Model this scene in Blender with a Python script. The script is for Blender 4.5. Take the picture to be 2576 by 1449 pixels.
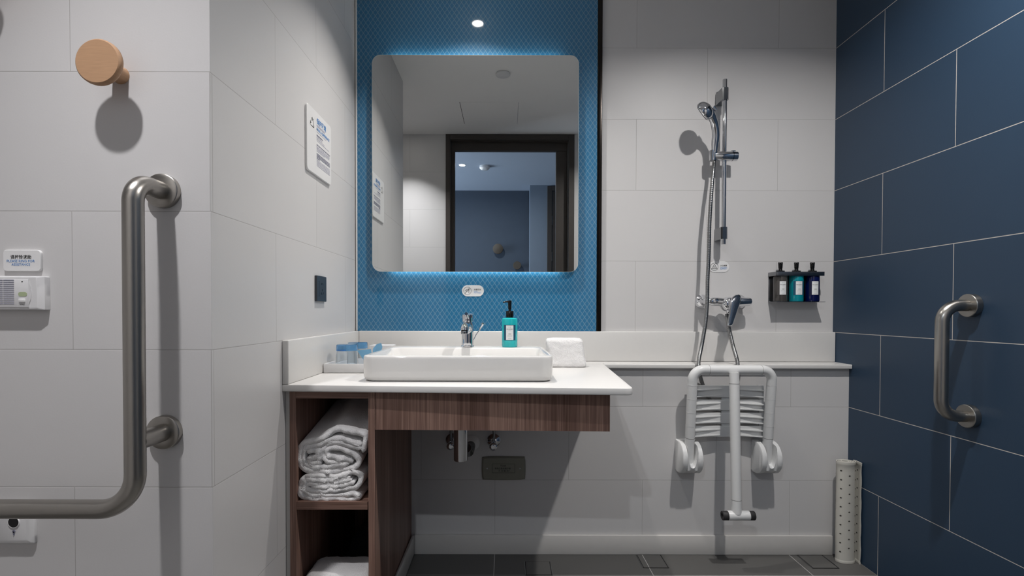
import bpy, bmesh, math, random
from mathutils import Vector, Matrix, noise
PI = math.pi
random.seed(7)
S = bpy.context.scene
C = S.collection
for o in list(bpy.data.objects): bpy.data.objects.remove(o)

# ------------------------------------------------------------------ camera
FPX, CX, CY, PITCH, ROLL, CAMZ = 1265.1, 1273.8, 802.1, .0148, .0024, .9855
cam_data = bpy.data.cameras.new('camera')
cam = bpy.data.objects.new('camera', cam_data); C.objects.link(cam)
cam_data.sensor_width = 36; cam_data.sensor_fit = 'HORIZONTAL'
cam_data.lens = FPX / 2576 * 36
cam_data.shift_x = (1288 - CX) / 2576
cam_data.shift_y = (CY - 724.5) / 2576
cam_data.clip_start = .01
cam.matrix_world = Matrix.Translation((0, 0, CAMZ)) @ Matrix.Rotation(PI/2 - PITCH, 4, 'X') @ Matrix.Rotation(ROLL, 4, 'Z')
S.camera = cam

# ------------------------------------------------------------------ world, lamps, exposure
W = bpy.data.worlds.new('world'); S.world = W; W.use_nodes = True
W.node_tree.nodes['Background'].inputs[0].default_value = (.42, .6, .95, 1)
W.node_tree.nodes['Background'].inputs[1].default_value = .35
S.view_settings.view_transform = 'Standard'; S.view_settings.look = 'None'
S.view_settings.gamma = 1; S.view_settings.exposure = 0; S.view_settings.use_curve_mapping = False
ZC = 2.40                                     # ceiling height
DOWN = {'basin': (-.1435, 1.77, 6.0, (1, .965, .93), 104), 'wc': (-.785, .53, 8.3, (.985, .975, 1), 92), 'shower': (.91, 1.05, 18.5, (1, .975, .955), 150),
        'hall': (-.43, -.67, 15, (.90, .95, 1), 172)}
lamps = {}
for k, (x, y, e, c, sp_) in DOWN.items():
    l = bpy.data.lights.new('downlight_lamp', 'AREA'); l.shape = 'DISK'; l.size = .050; l.energy = e; l.color = c
    l.spread = math.radians(sp_)
    lo = bpy.data.objects.new('downlight_lamp', l); C.objects.link(lo); lo.location = (x, y, ZC - .004)
    lamps[k] = lo

# ------------------------------------------------------------------ room dimensions (metres)
YF, YB, YL, XS, XR, YR = 1.092, 2.1415, 2.0366, -.6404, 1.3908, .17
XW = -1.70                                    # far left wall of the wc side
YH, YH2 = -1.70, -1.44                        # hall walls seen in the mirror
ZT = .775                                     # worktop

def ray(px, py):
    x = (px-CX)/FPX; y = (py-CY)/FPX
    c, s = math.cos(ROLL), math.sin(ROLL); x, y = c*x+s*y, -s*x+c*y
    c, s = math.cos(PITCH), math.sin(PITCH)
    return Vector((x, c-y*s, -s-y*c))
def at(px, py, Y):                            # the point at distance Y seen at a place in the photo
    r = ray(px, py); return r*(Y/r.y) + Vector((0, 0, CAMZ))

# ------------------------------------------------------------------ materials
def lin(h):
    if isinstance(h, str):
        h = h.lstrip('#'); v = [int(h[i:i+2], 16)/255 for i in (0, 2, 4)]
    else: v = h
    return tuple(((c/12.92) if c <= .04045 else ((c+.055)/1.055)**2.4) for c in v) + (1,)
def mat(name, col, rough=.5, metal=0, spec=.5, trans=0, ior=1.45, emit=0, ecol=None, coat=0, sheen=0, aniso=0):
    m = bpy.data.materials.new(name); m.use_nodes = True
    b = m.node_tree.nodes['Principled BSDF']
    b.inputs['Base Color'].default_value = lin(col); b.inputs['Roughness'].default_value = rough
    b.inputs['Metallic'].default_value = metal; b.inputs['Specular IOR Level'].default_value = spec
    b.inputs['Transmission Weight'].default_value = trans; b.inputs['IOR'].default_value = ior
    b.inputs['Coat Weight'].default_value = coat; b.inputs['Sheen Weight'].default_value = sheen
    b.inputs['Anisotropic'].default_value = aniso
    if emit:
        b.inputs['Emission Color'].default_value = lin(ecol or col); b.inputs['Emission Strength'].default_value = emit
    return m
def N(m, t, **kw):
    n = m.node_tree.nodes.new(t)
    for k, v in kw.items(): setattr(n, k, v)
    return n
def L(m, a, b): m.node_tree.links.new(a, b)
def M(m, op, a, b=None, c=None):
    n = N(m, 'ShaderNodeMath', operation=op)
    for i, v in enumerate((a, b, c)):
        if v is None: continue
        if isinstance(v, (int, float)): n.inputs[i].default_value = v
        else: L(m, v, n.inputs[i])
    return n.outputs[0]
def mixc(m, f, a, b):
    n = N(m, 'ShaderNodeMix', data_type='RGBA')
    if isinstance(f, (int, float)): n.inputs[0].default_value = f
    else: L(m, f, n.inputs[0])
    for i, v in ((6, a), (7, b)):
        if isinstance(v, tuple): n.inputs[i].default_value = v
        else: L(m, v, n.inputs[i])
    return n.outputs[2]
def BS(m): return m.node_tree.nodes['Principled BSDF']
def noise_node(m, scale, detail=3, vec=None, rough=.5):
    n = N(m, 'ShaderNodeTexNoise'); n.inputs['Scale'].default_value = scale; n.inputs['Detail'].default_value = detail
    n.inputs['Roughness'].default_value = rough
    if vec is None: vec = N(m, 'ShaderNodeTexCoord').outputs['Object']
    L(m, vec, n.inputs['Vector']); return n.outputs['Fac']
def bump(m, h, strength=.2, dist=.002):
    n = N(m, 'ShaderNodeBump'); n.inputs['Strength'].default_value = strength; n.inputs['Distance'].default_value = dist
    L(m, h, n.inputs['Height']); L(m, n.outputs[0], BS(m).inputs['Normal'])
def vary(m, col, amt, scale, vec=None, detail=3):
    f = noise_node(m, scale, detail, vec)
    a = lin(col); b = tuple(min(1, c*(1-amt)) for c in a[:3]) + (1,)
    L(m, mixc(m, f, a, b), BS(m).inputs['Base Color'])
    return f

def tile_mat(name, col, grout, axis, off_odd, off_even, rough, mortar=.0015, var=.05, spec=.5, w=.6, h=.3, v0=0):
    """running-bond wall tiles, laid out in metres on the wall itself"""
    m = mat(name, col, rough, spec=spec)
    g = N(m, 'ShaderNodeNewGeometry'); sp = N(m, 'ShaderNodeSeparateXYZ'); L(m, g.outputs['Position'], sp.inputs[0])
    u = sp.outputs[0] if axis == 'X' else sp.outputs[1]
    v = sp.outputs[2] if axis != 'F' else sp.outputs[1]
    if axis == 'F': u = sp.outputs[0]
    vv = M(m, 'DIVIDE', M(m, 'SUBTRACT', v, v0), h); row = M(m, 'FLOOR', vv); fv = M(m, 'SUBTRACT', vv, row)
    par = M(m, 'ABSOLUTE', M(m, 'FLOORED_MODULO', row, 2.0))
    off = M(m, 'ADD', M(m, 'MULTIPLY', par, off_odd-off_even), off_even)
    uu = M(m, 'DIVIDE', M(m, 'SUBTRACT', u, off), w); col_i = M(m, 'FLOOR', uu); fu = M(m, 'SUBTRACT', uu, col_i)
    du = M(m, 'MULTIPLY', M(m, 'MINIMUM', fu, M(m, 'SUBTRACT', 1.0, fu)), w)
    dv = M(m, 'MULTIPLY', M(m, 'MINIMUM', fv, M(m, 'SUBTRACT', 1.0, fv)), h)
    d = M(m, 'MINIMUM', du, dv)
    mask = M(m, 'LESS_THAN', d, mortar/2)
    # each tile a slightly different tone
    cmb = N(m, 'ShaderNodeCombineXYZ'); L(m, col_i, cmb.inputs[0]); L(m, row, cmb.inputs[1])
    wn = N(m, 'ShaderNodeTexWhiteNoise', noise_dimensions='2D'); L(m, cmb.outputs[0], wn.inputs['Vector'])
    a = lin(col); b = tuple(c*(1-var) for c in a[:3]) + (1,)
    nz = noise_node(m, 6, 4, g.outputs['Position'])
    t = M(m, 'ADD', M(m, 'MULTIPLY', wn.outputs[0], .5), M(m, 'MULTIPLY', nz, .5))
    base = mixc(m, t, a, b)
    L(m, mixc(m, mask, base, lin(grout)), BS(m).inputs['Base Color'])
    rr = M(m, 'ADD', M(m, 'MULTIPLY', mask, .9-rough), rough); L(m, rr, BS(m).inputs['Roughness'])
    # linen-like micro relief and a recessed joint
    fine = noise_node(m, 260, 2, g.outputs['Position'])
    hgt = M(m, 'ADD', M(m, 'MULTIPLY', M(m, 'MINIMUM', d, .0018), 400), M(m, 'MULTIPLY', fine, .25))
    bump(m, hgt, .22, .0015)
    return m
T_COL, T_GR = '#d1cfce', '#b0adab'
m_tile_back = tile_mat('tile_back', T_COL, T_GR, 'X', .5485, .8485, .42)
m_tile_low = tile_mat('tile_back_lower', T_COL, T_GR, 'X', .855, .555, .42)
m_tile_near = tile_mat('tile_wc', T_COL, T_GR, 'X', -.9415, -1.2415, .42)
m_tile_side = tile_mat('tile_side', T_COL, T_GR, 'Y', 1.3996, 1.6996, .38)
m_tile_rear = tile_mat('tile_rear', T_COL, T_GR, 'X', -.775, -.475, .42)
m_tile_blue = tile_mat('tile_navy', '#2b4056', '#b9b3ac', 'Y', 1.5672, 1.8672, .42, mortar=.0026, var=.12)
m_floor = tile_mat('tile_floor', '#5a5957', '#a9a6a4', 'F', -.045, -.045, .5, mortar=.003, var=.10, w=.5975, h=.6, v0=1.865)
m_hallfloor = mat('hall_floor', '#4b4038', .5); vary(m_hallfloor, '#4b4038', .3, 9)
m_ceil = mat('ceiling_paint', '#efedeb', .8); vary(m_ceil, '#efedeb', .03, 5)
m_stone = mat('white_quartz', '#d9d7d4', .28); vary(m_stone, '#d9d7d4', .03, 90)
m_skirt = mat('white_stone_skirting', '#cfccc8', .35); vary(m_skirt, '#cfccc8', .04, 40)
m_ceramic = mat('white_ceramic', '#dad8d5', .06, coat=.3)
m_chrome = mat('chrome', '#d6d7da', .06, metal=1)
m_steel = mat('brushed_steel', '#a9a59f', .30, metal=1, aniso=.4)
f_ = noise_node(m_steel, 160, 2); bump(m_steel, f_, .06, .001)
m_steel2 = mat('polished_steel_bracket', '#8f9194', .16, metal=1)
m_darktrim = mat('dark_metal_trim', '#2c2927', .22, metal=1)
m_mirror = mat('mirror_silver', '#dfe1e0', .004, metal=1)
m_edge = mat('mirror_edge', '#c8d4d2', .2)
m_white = mat('white_plastic', '#e4e3e2', .3)
m_whitem = mat('white_matte_plastic', '#d9d8d8', .45)
m_nylon = mat('white_nylon', '#dddddc', .32); vary(m_nylon, '#dddddc', .03, 60)
m_nylon_d = mat('nylon_joint_line', '#8d8b89', .5)
m_black = mat('black_plastic', '#0b0b0c', .25)
m_rubber = mat('dark_rubber', '#2b2a2b', .6)
m_socket = mat('charcoal_socket', '#3a3f45', .3)
m_plate = mat('grey_green_plate', '#8a897d', .5); vary(m_plate, '#8a897d', .1, 50)
m_ink = mat('black_ink', '#151515', .6)
m_inkg = mat('grey_ink', '#77788a', .6)
m_inkl = mat('light_grey_ink', '#a9a9b8', .6)
m_inkb = mat('blue_ink', '#2f7fc4', .6)
m_led = mat('led_strip', '#ffffff', .5, emit=8, ecol=(1, .99, .97))
m_lens = mat('downlight_lens', '#ffffff', .4, emit=50, ecol=(1, .98, .95))
m_frame = mat('dark_wood_frame', '#453f3b', .5); vary(m_frame, '#453f3b', .2, 30)
m_hallwall = mat('hall_wallpaper', '#4a5461', .8); vary(m_hallwall, '#4a5461', .1, 14)
m_hallwall2 = mat('hall_light_wall', '#7c8896', .8); vary(m_hallwall2, '#7c8896', .06, 14)
m_hallceil = mat('hall_ceiling', '#b9c4d2', .8); vary(m_hallceil, '#b9c4d2', .03, 6)
m_green = mat('pale_green_lamp_window', '#a9b590', .4)
m_hole = mat('dark_recess', '#1d1c1c', .8)
m_dimple = mat('mat_hole', '#45423e', .8)
m_card = mat('light_blue_card', '#a4d6f0', .7)
m_teal = mat('teal_liquid_plastic', '#2cd2d8', .08, trans=.4, ior=1.4, coat=.3)
m_teal2 = mat('teal_bottle', '#10a9b8', .1, trans=.35, ior=1.4, coat=.3)
m_clear = mat('smoky_clear_bottle', '#8f8a85', .06, trans=.8, ior=1.4, coat=.3)
m_navy = mat('navy_bottle', '#06144f', .1, trans=.2, ior=1.4, coat=.3)
m_lab = mat('white_label', '#e4e6e6', .5)
m_labd = mat('dark_teal_label', '#174e66', .5)
m_labg = mat('dark_grey_label', '#4a4745', .5)
m_labn = mat('dark_navy_label', '#0a1138', .5)
m_glass = mat('clear_tumbler_glass', '#f2f7fb', .01, trans=1, ior=1.46)
m_bglass = mat('blue_glass_base', '#7ab8ea', .02, trans=.9, ior=1.46)
m_knobwood = mat('beech_wood', '#c99c72', .5)
tc = N(m_knobwood, 'ShaderNodeTexCoord'); mp = N(m_knobwood, 'ShaderNodeMapping'); mp.inputs['Rotation'].default_value = (0, .6, 0)
mp.inputs['Scale'].default_value = (1, 1, 14); L(m_knobwood, tc.outputs['Object'], mp.inputs[0])
vary(m_knobwood, '#bb9472', .28, 30, mp.outputs[0], 4)

m_knobdark = mat('dark_oak_wood', '#544b41', .6); vary(m_knobdark, '#544b41', .2, 30)
def wood(name, axis):
    m = mat(name, '#6f564b', .42, spec=.35)
    tc = N(m, 'ShaderNodeNewGeometry'); mp = N(m, 'ShaderNodeMapping')
    sc = {'Z': (60, 60, 1.6), 'X': (1.6, 60, 60), 'Y': (60, 1.6, 60)}[axis]
    mp.inputs['Scale'].default_value = sc; L(m, tc.outputs['Position'], mp.inputs[0])
    f1 = noise_node(m, 1.0, 6, mp.outputs[0], .62)
    mp2 = N(m, 'ShaderNodeMapping'); mp2.inputs['Scale'].default_value = tuple(s*.18 for s in sc); L(m, tc.outputs['Position'], mp2.inputs[0])
    f2 = noise_node(m, 1.0, 3, mp2.outputs[0], .5)
    mp3 = N(m, 'ShaderNodeMapping'); mp3.inputs['Scale'].default_value = tuple(s*5 if s > 10 else s*3 for s in sc); L(m, tc.outputs['Position'], mp3.inputs[0])
    f3 = noise_node(m, 1.0, 2, mp3.outputs[0], .5)
    f = M(m, 'ADD', M(m, 'ADD', M(m, 'MULTIPLY', f1, .32), M(m, 'MULTIPLY', f2, .38)), M(m, 'MULTIPLY', f3, .38))
    cr = N(m, 'ShaderNodeValToRGB'); L(m, f, cr.inputs[0])
    cr.color_ramp.elements[0].position = .41; cr.color_ramp.elements[0].color = lin('#634a3f')
    cr.color_ramp.elements[1].position = .66; cr.color_ramp.elements[1].color = lin('#9f8071')
    e = cr.color_ramp.elements.new(.53); e.color = lin('#7d6156')
    L(m, cr.outputs[0], BS(m).inputs['Base Color']); bump(m, f3, .12, .001)
    return m
m_woodz, m_woodx, m_woody = wood('walnut_vertical', 'Z'), wood('walnut_along', 'X'), wood('walnut_deep', 'Y')

def lattice_mat():
    m = mat('blue_lattice_glass', '#2676a6', .05, spec=.6, coat=.5)
    BS(m).inputs['Coat Roughness'].default_value = .42
    g = N(m, 'ShaderNodeNewGeometry'); sp = N(m, 'ShaderNodeSeparateXYZ'); L(m, g.outputs['Position'], sp.inputs[0])
    u = M(m, 'DIVIDE', sp.outputs[0], .0201); v = M(m, 'DIVIDE', sp.outputs[2], .0287)
    outs = []
    for sgn, wd, of in ((1, .055, 0), (-1, .05, 0), (1, .035, .17), (-1, .03, .17)):
        s = M(m, 'ADD', M(m, 'ADD', u, M(m, 'MULTIPLY', v, sgn)), of)
        fr = M(m, 'SUBTRACT', s, M(m, 'FLOOR', s)); d = M(m, 'MINIMUM', fr, M(m, 'SUBTRACT', 1.0, fr))
        outs.append(M(m, 'LESS_THAN', d, wd))
    main = M(m, 'MAXIMUM', outs[0], outs[1]); sec = M(m, 'MAXIMUM', outs[2], outs[3])
    base = mixc(m, noise_node(m, 40, 2, g.outputs['Position']), lin('#27709a'), lin('#236a93'))
    c1 = mixc(m, M(m, 'MULTIPLY', sec, .35), base, lin('#4f93b8'))
    c2 = mixc(m, M(m, 'MULTIPLY', main, .62), c1, lin('#7f9fae'))
    L(m, c2, BS(m).inputs['Base Color']); return m
m_lattice = lattice_mat()

def terry():
    m = mat('white_terry', '#f6f4f3', .95, spec=.1, sheen=.4)
    f = noise_node(m, 480, 3); f2 = noise_node(m, 120, 3)
    bump(m, M(m, 'ADD', f, M(m, 'MULTIPLY', f2, .5)), .9, .003); return m
m_terry = terry()
m_mat = mat('off_white_rubber_mat', '#c9c6bd', .5); vary(m_mat, '#c9c6bd', .06, 30)
m_pouch = mat('black_fabric', '#14151c', .9)
m_hose = mat('metal_hose', '#8f8f8f', .28, metal=1)

# ------------------------------------------------------------------ mesh tools
def bm_new(): return bmesh.new()
def box(bm, x0, x1, y0, y1, z0, z1, bev=0, seg=2):
    b = bmesh.new()
    bmesh.ops.create_cube(b, size=1)
    for v in b.verts: v.co = Vector(((x0+x1)/2 + v.co.x*(x1-x0), (y0+y1)/2 + v.co.y*(y1-y0), (z0+z1)/2 + v.co.z*(z1-z0)))
    if bev: bmesh.ops.bevel(b, geom=list(b.edges), offset=bev, segments=seg, affect='EDGES', profile=.5)
    merge(bm, b); return bm
def merge(bm, b):
    me = bpy.data.meshes.new('t'); b.to_mesh(me); b.free(); bm.from_mesh(me); bpy.data.meshes.remove(me)
def loft(bm, loops, cap0=True, cap1=True, closed=True, mi=0):
    vs = [[bm.verts.new(p) for p in l] for l in loops]
    n = len(loops[0])
    for a, b in zip(vs, vs[1:]):
        for i in range(n if closed else n-1):
            j = (i+1) % n
            f = bm.faces.new((a[i], a[j], b[j], b[i])); f.material_index = mi
    if cap0: f = bm.faces.new(vs[0][::-1]); f.material_index = mi
    if cap1: f = bm.faces.new(vs[-1]); f.material_index = mi
    return vs
def frame_of(d):
    d = d.normalized(); up = Vector((0, 0, 1)) if abs(d.z) < .9 else Vector((0, 1, 0))
    a = d.cross(up).normalized(); return a, a.cross(d).normalized()
def tube(bm, pts, r, seg=20, caps=True, mi=0):
    pts = [Vector(p) for p in pts]; n = len(pts)
    rr = r if isinstance(r, (list, tuple)) else [r]*n
    tg = []
    for i in range(n):
        t = (pts[min(i+1, n-1)] - pts[max(i-1, 0)]); tg.append(t.normalized())
    a, b = frame_of(tg[0]); loops = []
    for i in range(n):
        if i:
            q = tg[i-1].rotation_difference(tg[i]); a = q @ a; b = q @ b
        loops.append([pts[i] + (a*math.cos(2*PI*k/seg) + b*math.sin(2*PI*k/seg))*rr[i] for k in range(seg)])
    loft(bm, loops, caps, caps, mi=mi); return bm
def lathe(bm, prof, o, ax, seg=40, caps=True, mi=0):
    """prof: (distance along the axis, radius)"""
    ax = Vector(ax).normalized(); o = Vector(o); a, b = frame_of(ax)
    loops = [[o + ax*h + (a*math.cos(2*PI*k/seg) + b*math.sin(2*PI*k/seg))*max(r, 1e-5) for k in range(seg)] for h, r in prof]
    loft(bm, loops, caps, caps, mi=mi); return bm
def cyl(bm, p0, p1, r, seg=32, bev=0, mi=0):
    p0 = Vector(p0); p1 = Vector(p1); h = (p1-p0).length
    pr = [(0, r), (h, r)] if not bev else [(0, r-bev), (bev*.3, r-bev*.3), (bev, r), (h-bev, r), (h-bev*.3, r-bev*.3), (h, r-bev)]
    return lathe(bm, pr, p0, p1-p0, seg, mi=mi)
def rr(cx, cy, hx, hy, r, n=6):
    out = []
    for (sx, sy, a0) in ((1, 1, 0), (-1, 1, PI/2), (-1, -1, PI), (1, -1, 1.5*PI)):
        for k in range(n+1):
            a = a0 + PI/2*k/n; out.append((cx+sx*(hx-r)+r*math.cos(a), cy+sy*(hy-r)+r*math.sin(a)))
    return out
def slab(bm, poly, fn, t0, t1, bev=0, mi=0):
    """prism of a 2D outline; fn(u, v, t) gives the point; small chamfer at t1"""
    if bev:
        cx = sum(p[0] for p in poly)/len(poly); cy = sum(p[1] for p in poly)/len(poly)
        hx = max(abs(p[0]-cx) for p in poly); hy = max(abs(p[1]-cy) for p in poly)
        ins = [(cx+(p[0]-cx)*(1-bev/hx), cy+(p[1]-cy)*(1-bev/hy)) for p in poly]
        loft(bm, [[fn(u, v, t0) for u, v in poly], [fn(u, v, t1-(bev if t1 > t0 else -bev)) for u, v in poly], [fn(u, v, t1) for u, v in ins]], mi=mi)
    else:
        loft(bm, [[fn(u, v, t0) for u, v in poly], [fn(u, v, t1) for u, v in poly]], mi=mi)
    return bm
def cat(pts, n=8):
    """Catmull-Rom through points of any dimension"""
    P = [Vector(p) for p in pts]; P = [P[0]*2-P[1]] + P + [P[-1]*2-P[-2]]; out = []
    for i in range(1, len(P)-2):
        for k in range(n):
            t = k/n; a, b, c, d = P[i-1:i+3]
            out.append(.5*((2*b)+(c-a)*t+(2*a-5*b+4*c-d)*t*t+(3*b-a-3*c+d)*t**3))
    out.append(P[-2]); return out
def fillet(pts, rad, n=10):
    """polyline with rounded corners"""
    P = [Vector(p) for p in pts]; out = [P[0]]
    for i in range(1, len(P)-1):
        r = rad[i-1] if isinstance(rad, (list, tuple)) else rad
        a = (P[i-1]-P[i]).normalized(); b = (P[i+1]-P[i]).normalized(); ang = a.angle(b); d = r/math.tan(ang/2)
        c = P[i] + (a+b).normalized()*(r/math.sin(ang/2)); s = P[i]+a*d; e = P[i]+b*d
        for k in range(n+1):
            t = k/n; w = PI-ang; u0, u1 = s-c, e-c
            out.append(c + (u0*math.sin((1-t)*w) + u1*math.sin(t*w))/math.sin(w))
    out.append(P[-1]); return out

WORLD = {}
def obj(name, bm, m, parent=None, smooth=True, angle=40):
    me = bpy.data.meshes.new(name)
    bmesh.ops.recalc_face_normals(bm, faces=list(bm.faces))
    if parent is None:
        xs = [v.co for v in bm.verts]
        base = Vector(((min(v.x for v in xs)+max(v.x for v in xs))/2, (min(v.y for v in xs)+max(v.y for v in xs))/2, min(v.z for v in xs)))
    else: base = WORLD[parent]
    for v in bm.verts: v.co -= base
    bm.to_mesh(me); bm.free()
    for mm in (m if isinstance(m, (list, tuple)) else [m]): me.materials.append(mm)
    if smooth:
        for p in me.polygons: p.use_smooth = True
        try: me.set_sharp_from_angle(angle=math.radians(angle))
        except Exception: pass
    o = bpy.data.objects.new(name, me); C.objects.link(o)
    if parent is None: o.location = base
    else: o.parent = parent
    WORLD[o] = base
    return o
def thing(name, label, category, loc, group=None):
    o = bpy.data.objects.new(name, None); C.objects.link(o); o.location = loc; o.empty_display_size = .05
    WORLD[o] = Vector(loc); o['label'] = label; o['category'] = category
    if group: o['group'] = group
    return o
def tag(o, label, category, group=None):
    o['label'] = label; o['category'] = category
    if group: o['group'] = group
    return o
def struct(name, bm, m, parent=None, smooth=False, label=None, category=None):
    o = obj(name, bm, m, parent, smooth)
    if parent is None:
        o['kind'] = 'structure'; o['label'] = label; o['category'] = category
    return o
def sthing(name, label, category, loc):
    o = thing(name, label, category, loc); o['kind'] = 'structure'; return o
def B(*a, **k): return box(bm_new(), *a, **k)
def text(name, body, parent, m, centre, width, right=(1, 0, 0), up=(0, 0, 1), align='CENTER', height=None, bold=False, off=.0004):
    cu = bpy.data.curves.new('t', 'FONT'); cu.body = body; cu.size = 1; cu.align_x = align; cu.align_y = 'CENTER'
    cu.resolution_u = 3
    if bold: cu.offset = .012
    to = bpy.data.objects.new('t', cu); C.objects.link(to)
    dg = bpy.context.evaluated_depsgraph_get(); me = bpy.data.meshes.new_from_object(to.evaluated_get(dg))
    bpy.data.objects.remove(to); bpy.data.curves.remove(cu)
    bm = bm_new(); bm.from_mesh(me); bpy.data.meshes.remove(me)
    if not bm.verts: bm.free(); return None
    xs = [v.co.x for v in bm.verts]; ys = [v.co.y for v in bm.verts]
    sx = width/(max(xs)-min(xs)); sy = sx if height is None else height/(max(ys)-min(ys))
    mx = (max(xs)+min(xs))/2 if align == 'CENTER' else min(xs); my = (max(ys)+min(ys))/2
    R = Vector(right).normalized(); U = Vector(up).normalized(); Nn = R.cross(U); c = Vector(centre)
    for v in bm.verts:
        v.co = c + R*(v.co.x-mx)*sx + U*(v.co.y-my)*sy + Nn*off
    return obj(name, bm, m, parent, False)
def strokes(name, parent, m, segs, wd, centre, right=(1, 0, 0), up=(0, 0, 1), off=.0004):
    """thin printed lines: list of 2D polylines"""
    R = Vector(right).normalized(); U = Vector(up).normalized(); Nn = R.cross(U); c = Vector(centre)
    bm = bm_new()
    for pl in segs:
        for a, b in zip(pl, pl[1:]):
            a = Vector(a); b = Vector(b); d = (b-a); n = Vector((-d.y, d.x)).normalized()*wd/2; e = d.normalized()*wd*.3
            q = [a-e+n, a-e-n, b+e-n, b+e+n]
            bm.faces.new([bm.verts.new(c + R*p.x + U*p.y + Nn*off) for p in q])
    return obj(name, bm, m, parent, False)
def circ(r, n=28, cx=0, cy=0, a0=0, a1=2*PI): return [(cx+r*math.cos(a0+(a1-a0)*k/n), cy+r*math.sin(a0+(a1-a0)*k/n)) for k in range(n+1)]
def copy_tree(o, parent=None):
    c = o.copy(); C.objects.link(c)
    if parent: c.parent = parent
    for ch in [x for x in bpy.data.objects if x.parent == o]: copy_tree(ch, c)
    return c

# ------------------------------------------------------------------ the room
struct('floor', B(XW-.1, XR+.1, -.0, YB+.1, -.1, 0), m_floor, label='dark grey tiled bathroom floor with pale joints', category='floor')
struct('ceiling', B(XW-.1, XR+.1, YR-.001, YB+.1, ZC, ZC+.1), m_ceil, label='flat white painted bathroom ceiling', category='ceiling')
struct('wall_back', B(XS-.1, XR+.1, YB, YB+.1, 0, ZC), m_tile_back, label='pale tiled wall behind the basin and shower', category='wall')
struct('wall_back_lower', B(XS, XR, YL, YB, 0, .757), m_tile_low, label='pale tiled low wall under the stone ledge', category='wall')
struct('wall_left', B(XS-.12, XS, YF+.0005, YB, 0, ZC), m_tile_side, label='pale tiled side wall left of the basin', category='wall')
struct('wall_left_near', B(XW, XS-.0002, YF, YF+.12, 0, ZC), m_tile_near, label='pale tiled wall behind the L-shaped grab bar', category='wall')
struct('wall_left_far', B(XW-.1, XW, YR-.2, YF+.12, 0, ZC), m_tile_side, label='pale tiled wall at the far left end', category='wall')
struct('wall_right', B(XR, XR+.1, YR-.2, YB, 0, ZC), m_tile_blue, label='navy blue tiled wall with pale joints on the right', category='wall')
DX0, DX1, DZ = -.42, .40, 2.285               # door opening
CXA, CXB, WT = -.487, .540, .12               # casing, wall thickness
bm = B(XW, CXA+.02, YR-WT, YR, 0, ZC); box(bm, CXB-.02, XR, YR-WT, YR, 0, ZC); box(bm, CXA+.02, CXB-.02, YR-WT, YR, ZC-.02, ZC)
struct('wall_rear', bm, m_tile_rear, label='pale tiled wall around the doorway, seen in the mirror', category='wall')

d = sthing('door_1', 'dark wood doorway frame seen in the mirror', 'door frame', (0, YR-.05, 0))
bm = B(CXA, CXA+.036, YR, YR+.012, 0, ZC-.002, .002); box(bm, CXB-.045, CXB, YR, YR+.012, 0, ZC-.002, .002); box(bm, CXA+.0362, CXB-.0452, YR, YR+.0118, ZC-.045, ZC-.002, .002)
struct('casing', bm, m_frame, d)
bm = B(CXA+.02, CXA+.04, YR-WT, YR, 0, ZC-.02); box(bm, CXB-.05, CXB-.02, YR-WT, YR, 0, ZC-.02); box(bm, CXA+.02, CXB-.02, YR-WT, YR, ZC-.05, ZC-.02)
struct('jamb', bm, m_frame, d)
bm = B(CXA+.04, DX0, YR-.09, YR-.05, 0, ZC-.05); box(bm, DX0, CXB-.05, YR-.09, YR-.05, DZ, ZC-.05)
struct('door_stop', bm, m_frame, d)
struct('sliding_leaf', B(DX1, CXB-.05, YR-.10, YR-.055, 0.004, DZ), m_frame, d)

# hall beyond the doorway (seen in the mirror)
struct('floor_hall', B(-2.6, 1.5, YH-.1, 0, -.1, 0), m_hallfloor, label='dark brown hall floor beyond the doorway', category='floor')
struct('ceiling_hall', B(-2.6, 1.5, YH-.1, YR-WT+.03, ZC+.0, ZC+.1), m_hallceil, label='pale bluish hall ceiling seen in the mirror', category='ceiling')
struct('wall_hall_back', B(-2.6, .27, YH-.1, YH, 0, ZC), m_hallwall, label='dark blue grey hall wall with wooden coat knobs, seen in the mirror', category='wall')
struct('wall_hall_right', B(.262, 1.5, YH2-.2, YH2, 0, ZC), m_hallwall2, label='lighter grey hall wall beside the dark hall door, seen in the mirror', category='wall')
struct('wall_hall_end', B(1.4, 1.5, YH2, YR-WT, 0, ZC), m_hallwall2, label='grey hall wall at the right end of the hall', category='wall')
bm = B(-2.6, -2.5, YH, YR, 0, .7); box(bm, -2.6, -2.5, YH, YR, 2.1, ZC); box(bm, -2.6, -2.5, YH, -1.45, .7, 2.1); box(bm, -2.6, -2.5, -.25, YR, .7, 2.1)
struct('wall_hall_left', bm, m_hallwall2, label='grey hall wall around the hall window', category='wall')
struct('wall_hall_near', B(-2.6, XW-.1, YR-WT, YR, 0, ZC), m_hallwall2, label='grey hall wall next to the bathroom', category='wall')
wn = sthing('window_1', 'daylit window at the left end of the hall', 'window', (-2.55, -.85, .7))
bm = B(-2.58, -2.52, -1.45, -1.40, .7, 2.1); box(bm, -2.58, -2.52, -.30, -.25, .7, 2.1); box(bm, -2.58, -2.52, -1.40, -.30, .7, .75); box(bm, -2.58, -2.52, -1.40, -.30, 2.05, 2.1); box(bm, -2.57, -2.53, -.87, -.83, .75, 2.05)
struct('window_frame', bm, m_white, wn)
dl = bpy.data.lights.new('daylight_through_window', 'AREA'); dl.shape = 'RECTANGLE'; dl.size = 1.1; dl.size_y = 1.3; dl.energy = 85; dl.color = (.70, .83, 1)
do = bpy.data.objects.new('daylight_through_window', dl); C.objects.link(do); do.location = (-2.6, -.85, 1.4); do.rotation_euler = (0, -PI/2, 0)
d2 = sthing('door_2', 'dark wood hall door with steel hinges, seen in the mirror', 'door', (.8, YH2, 0))
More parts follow.
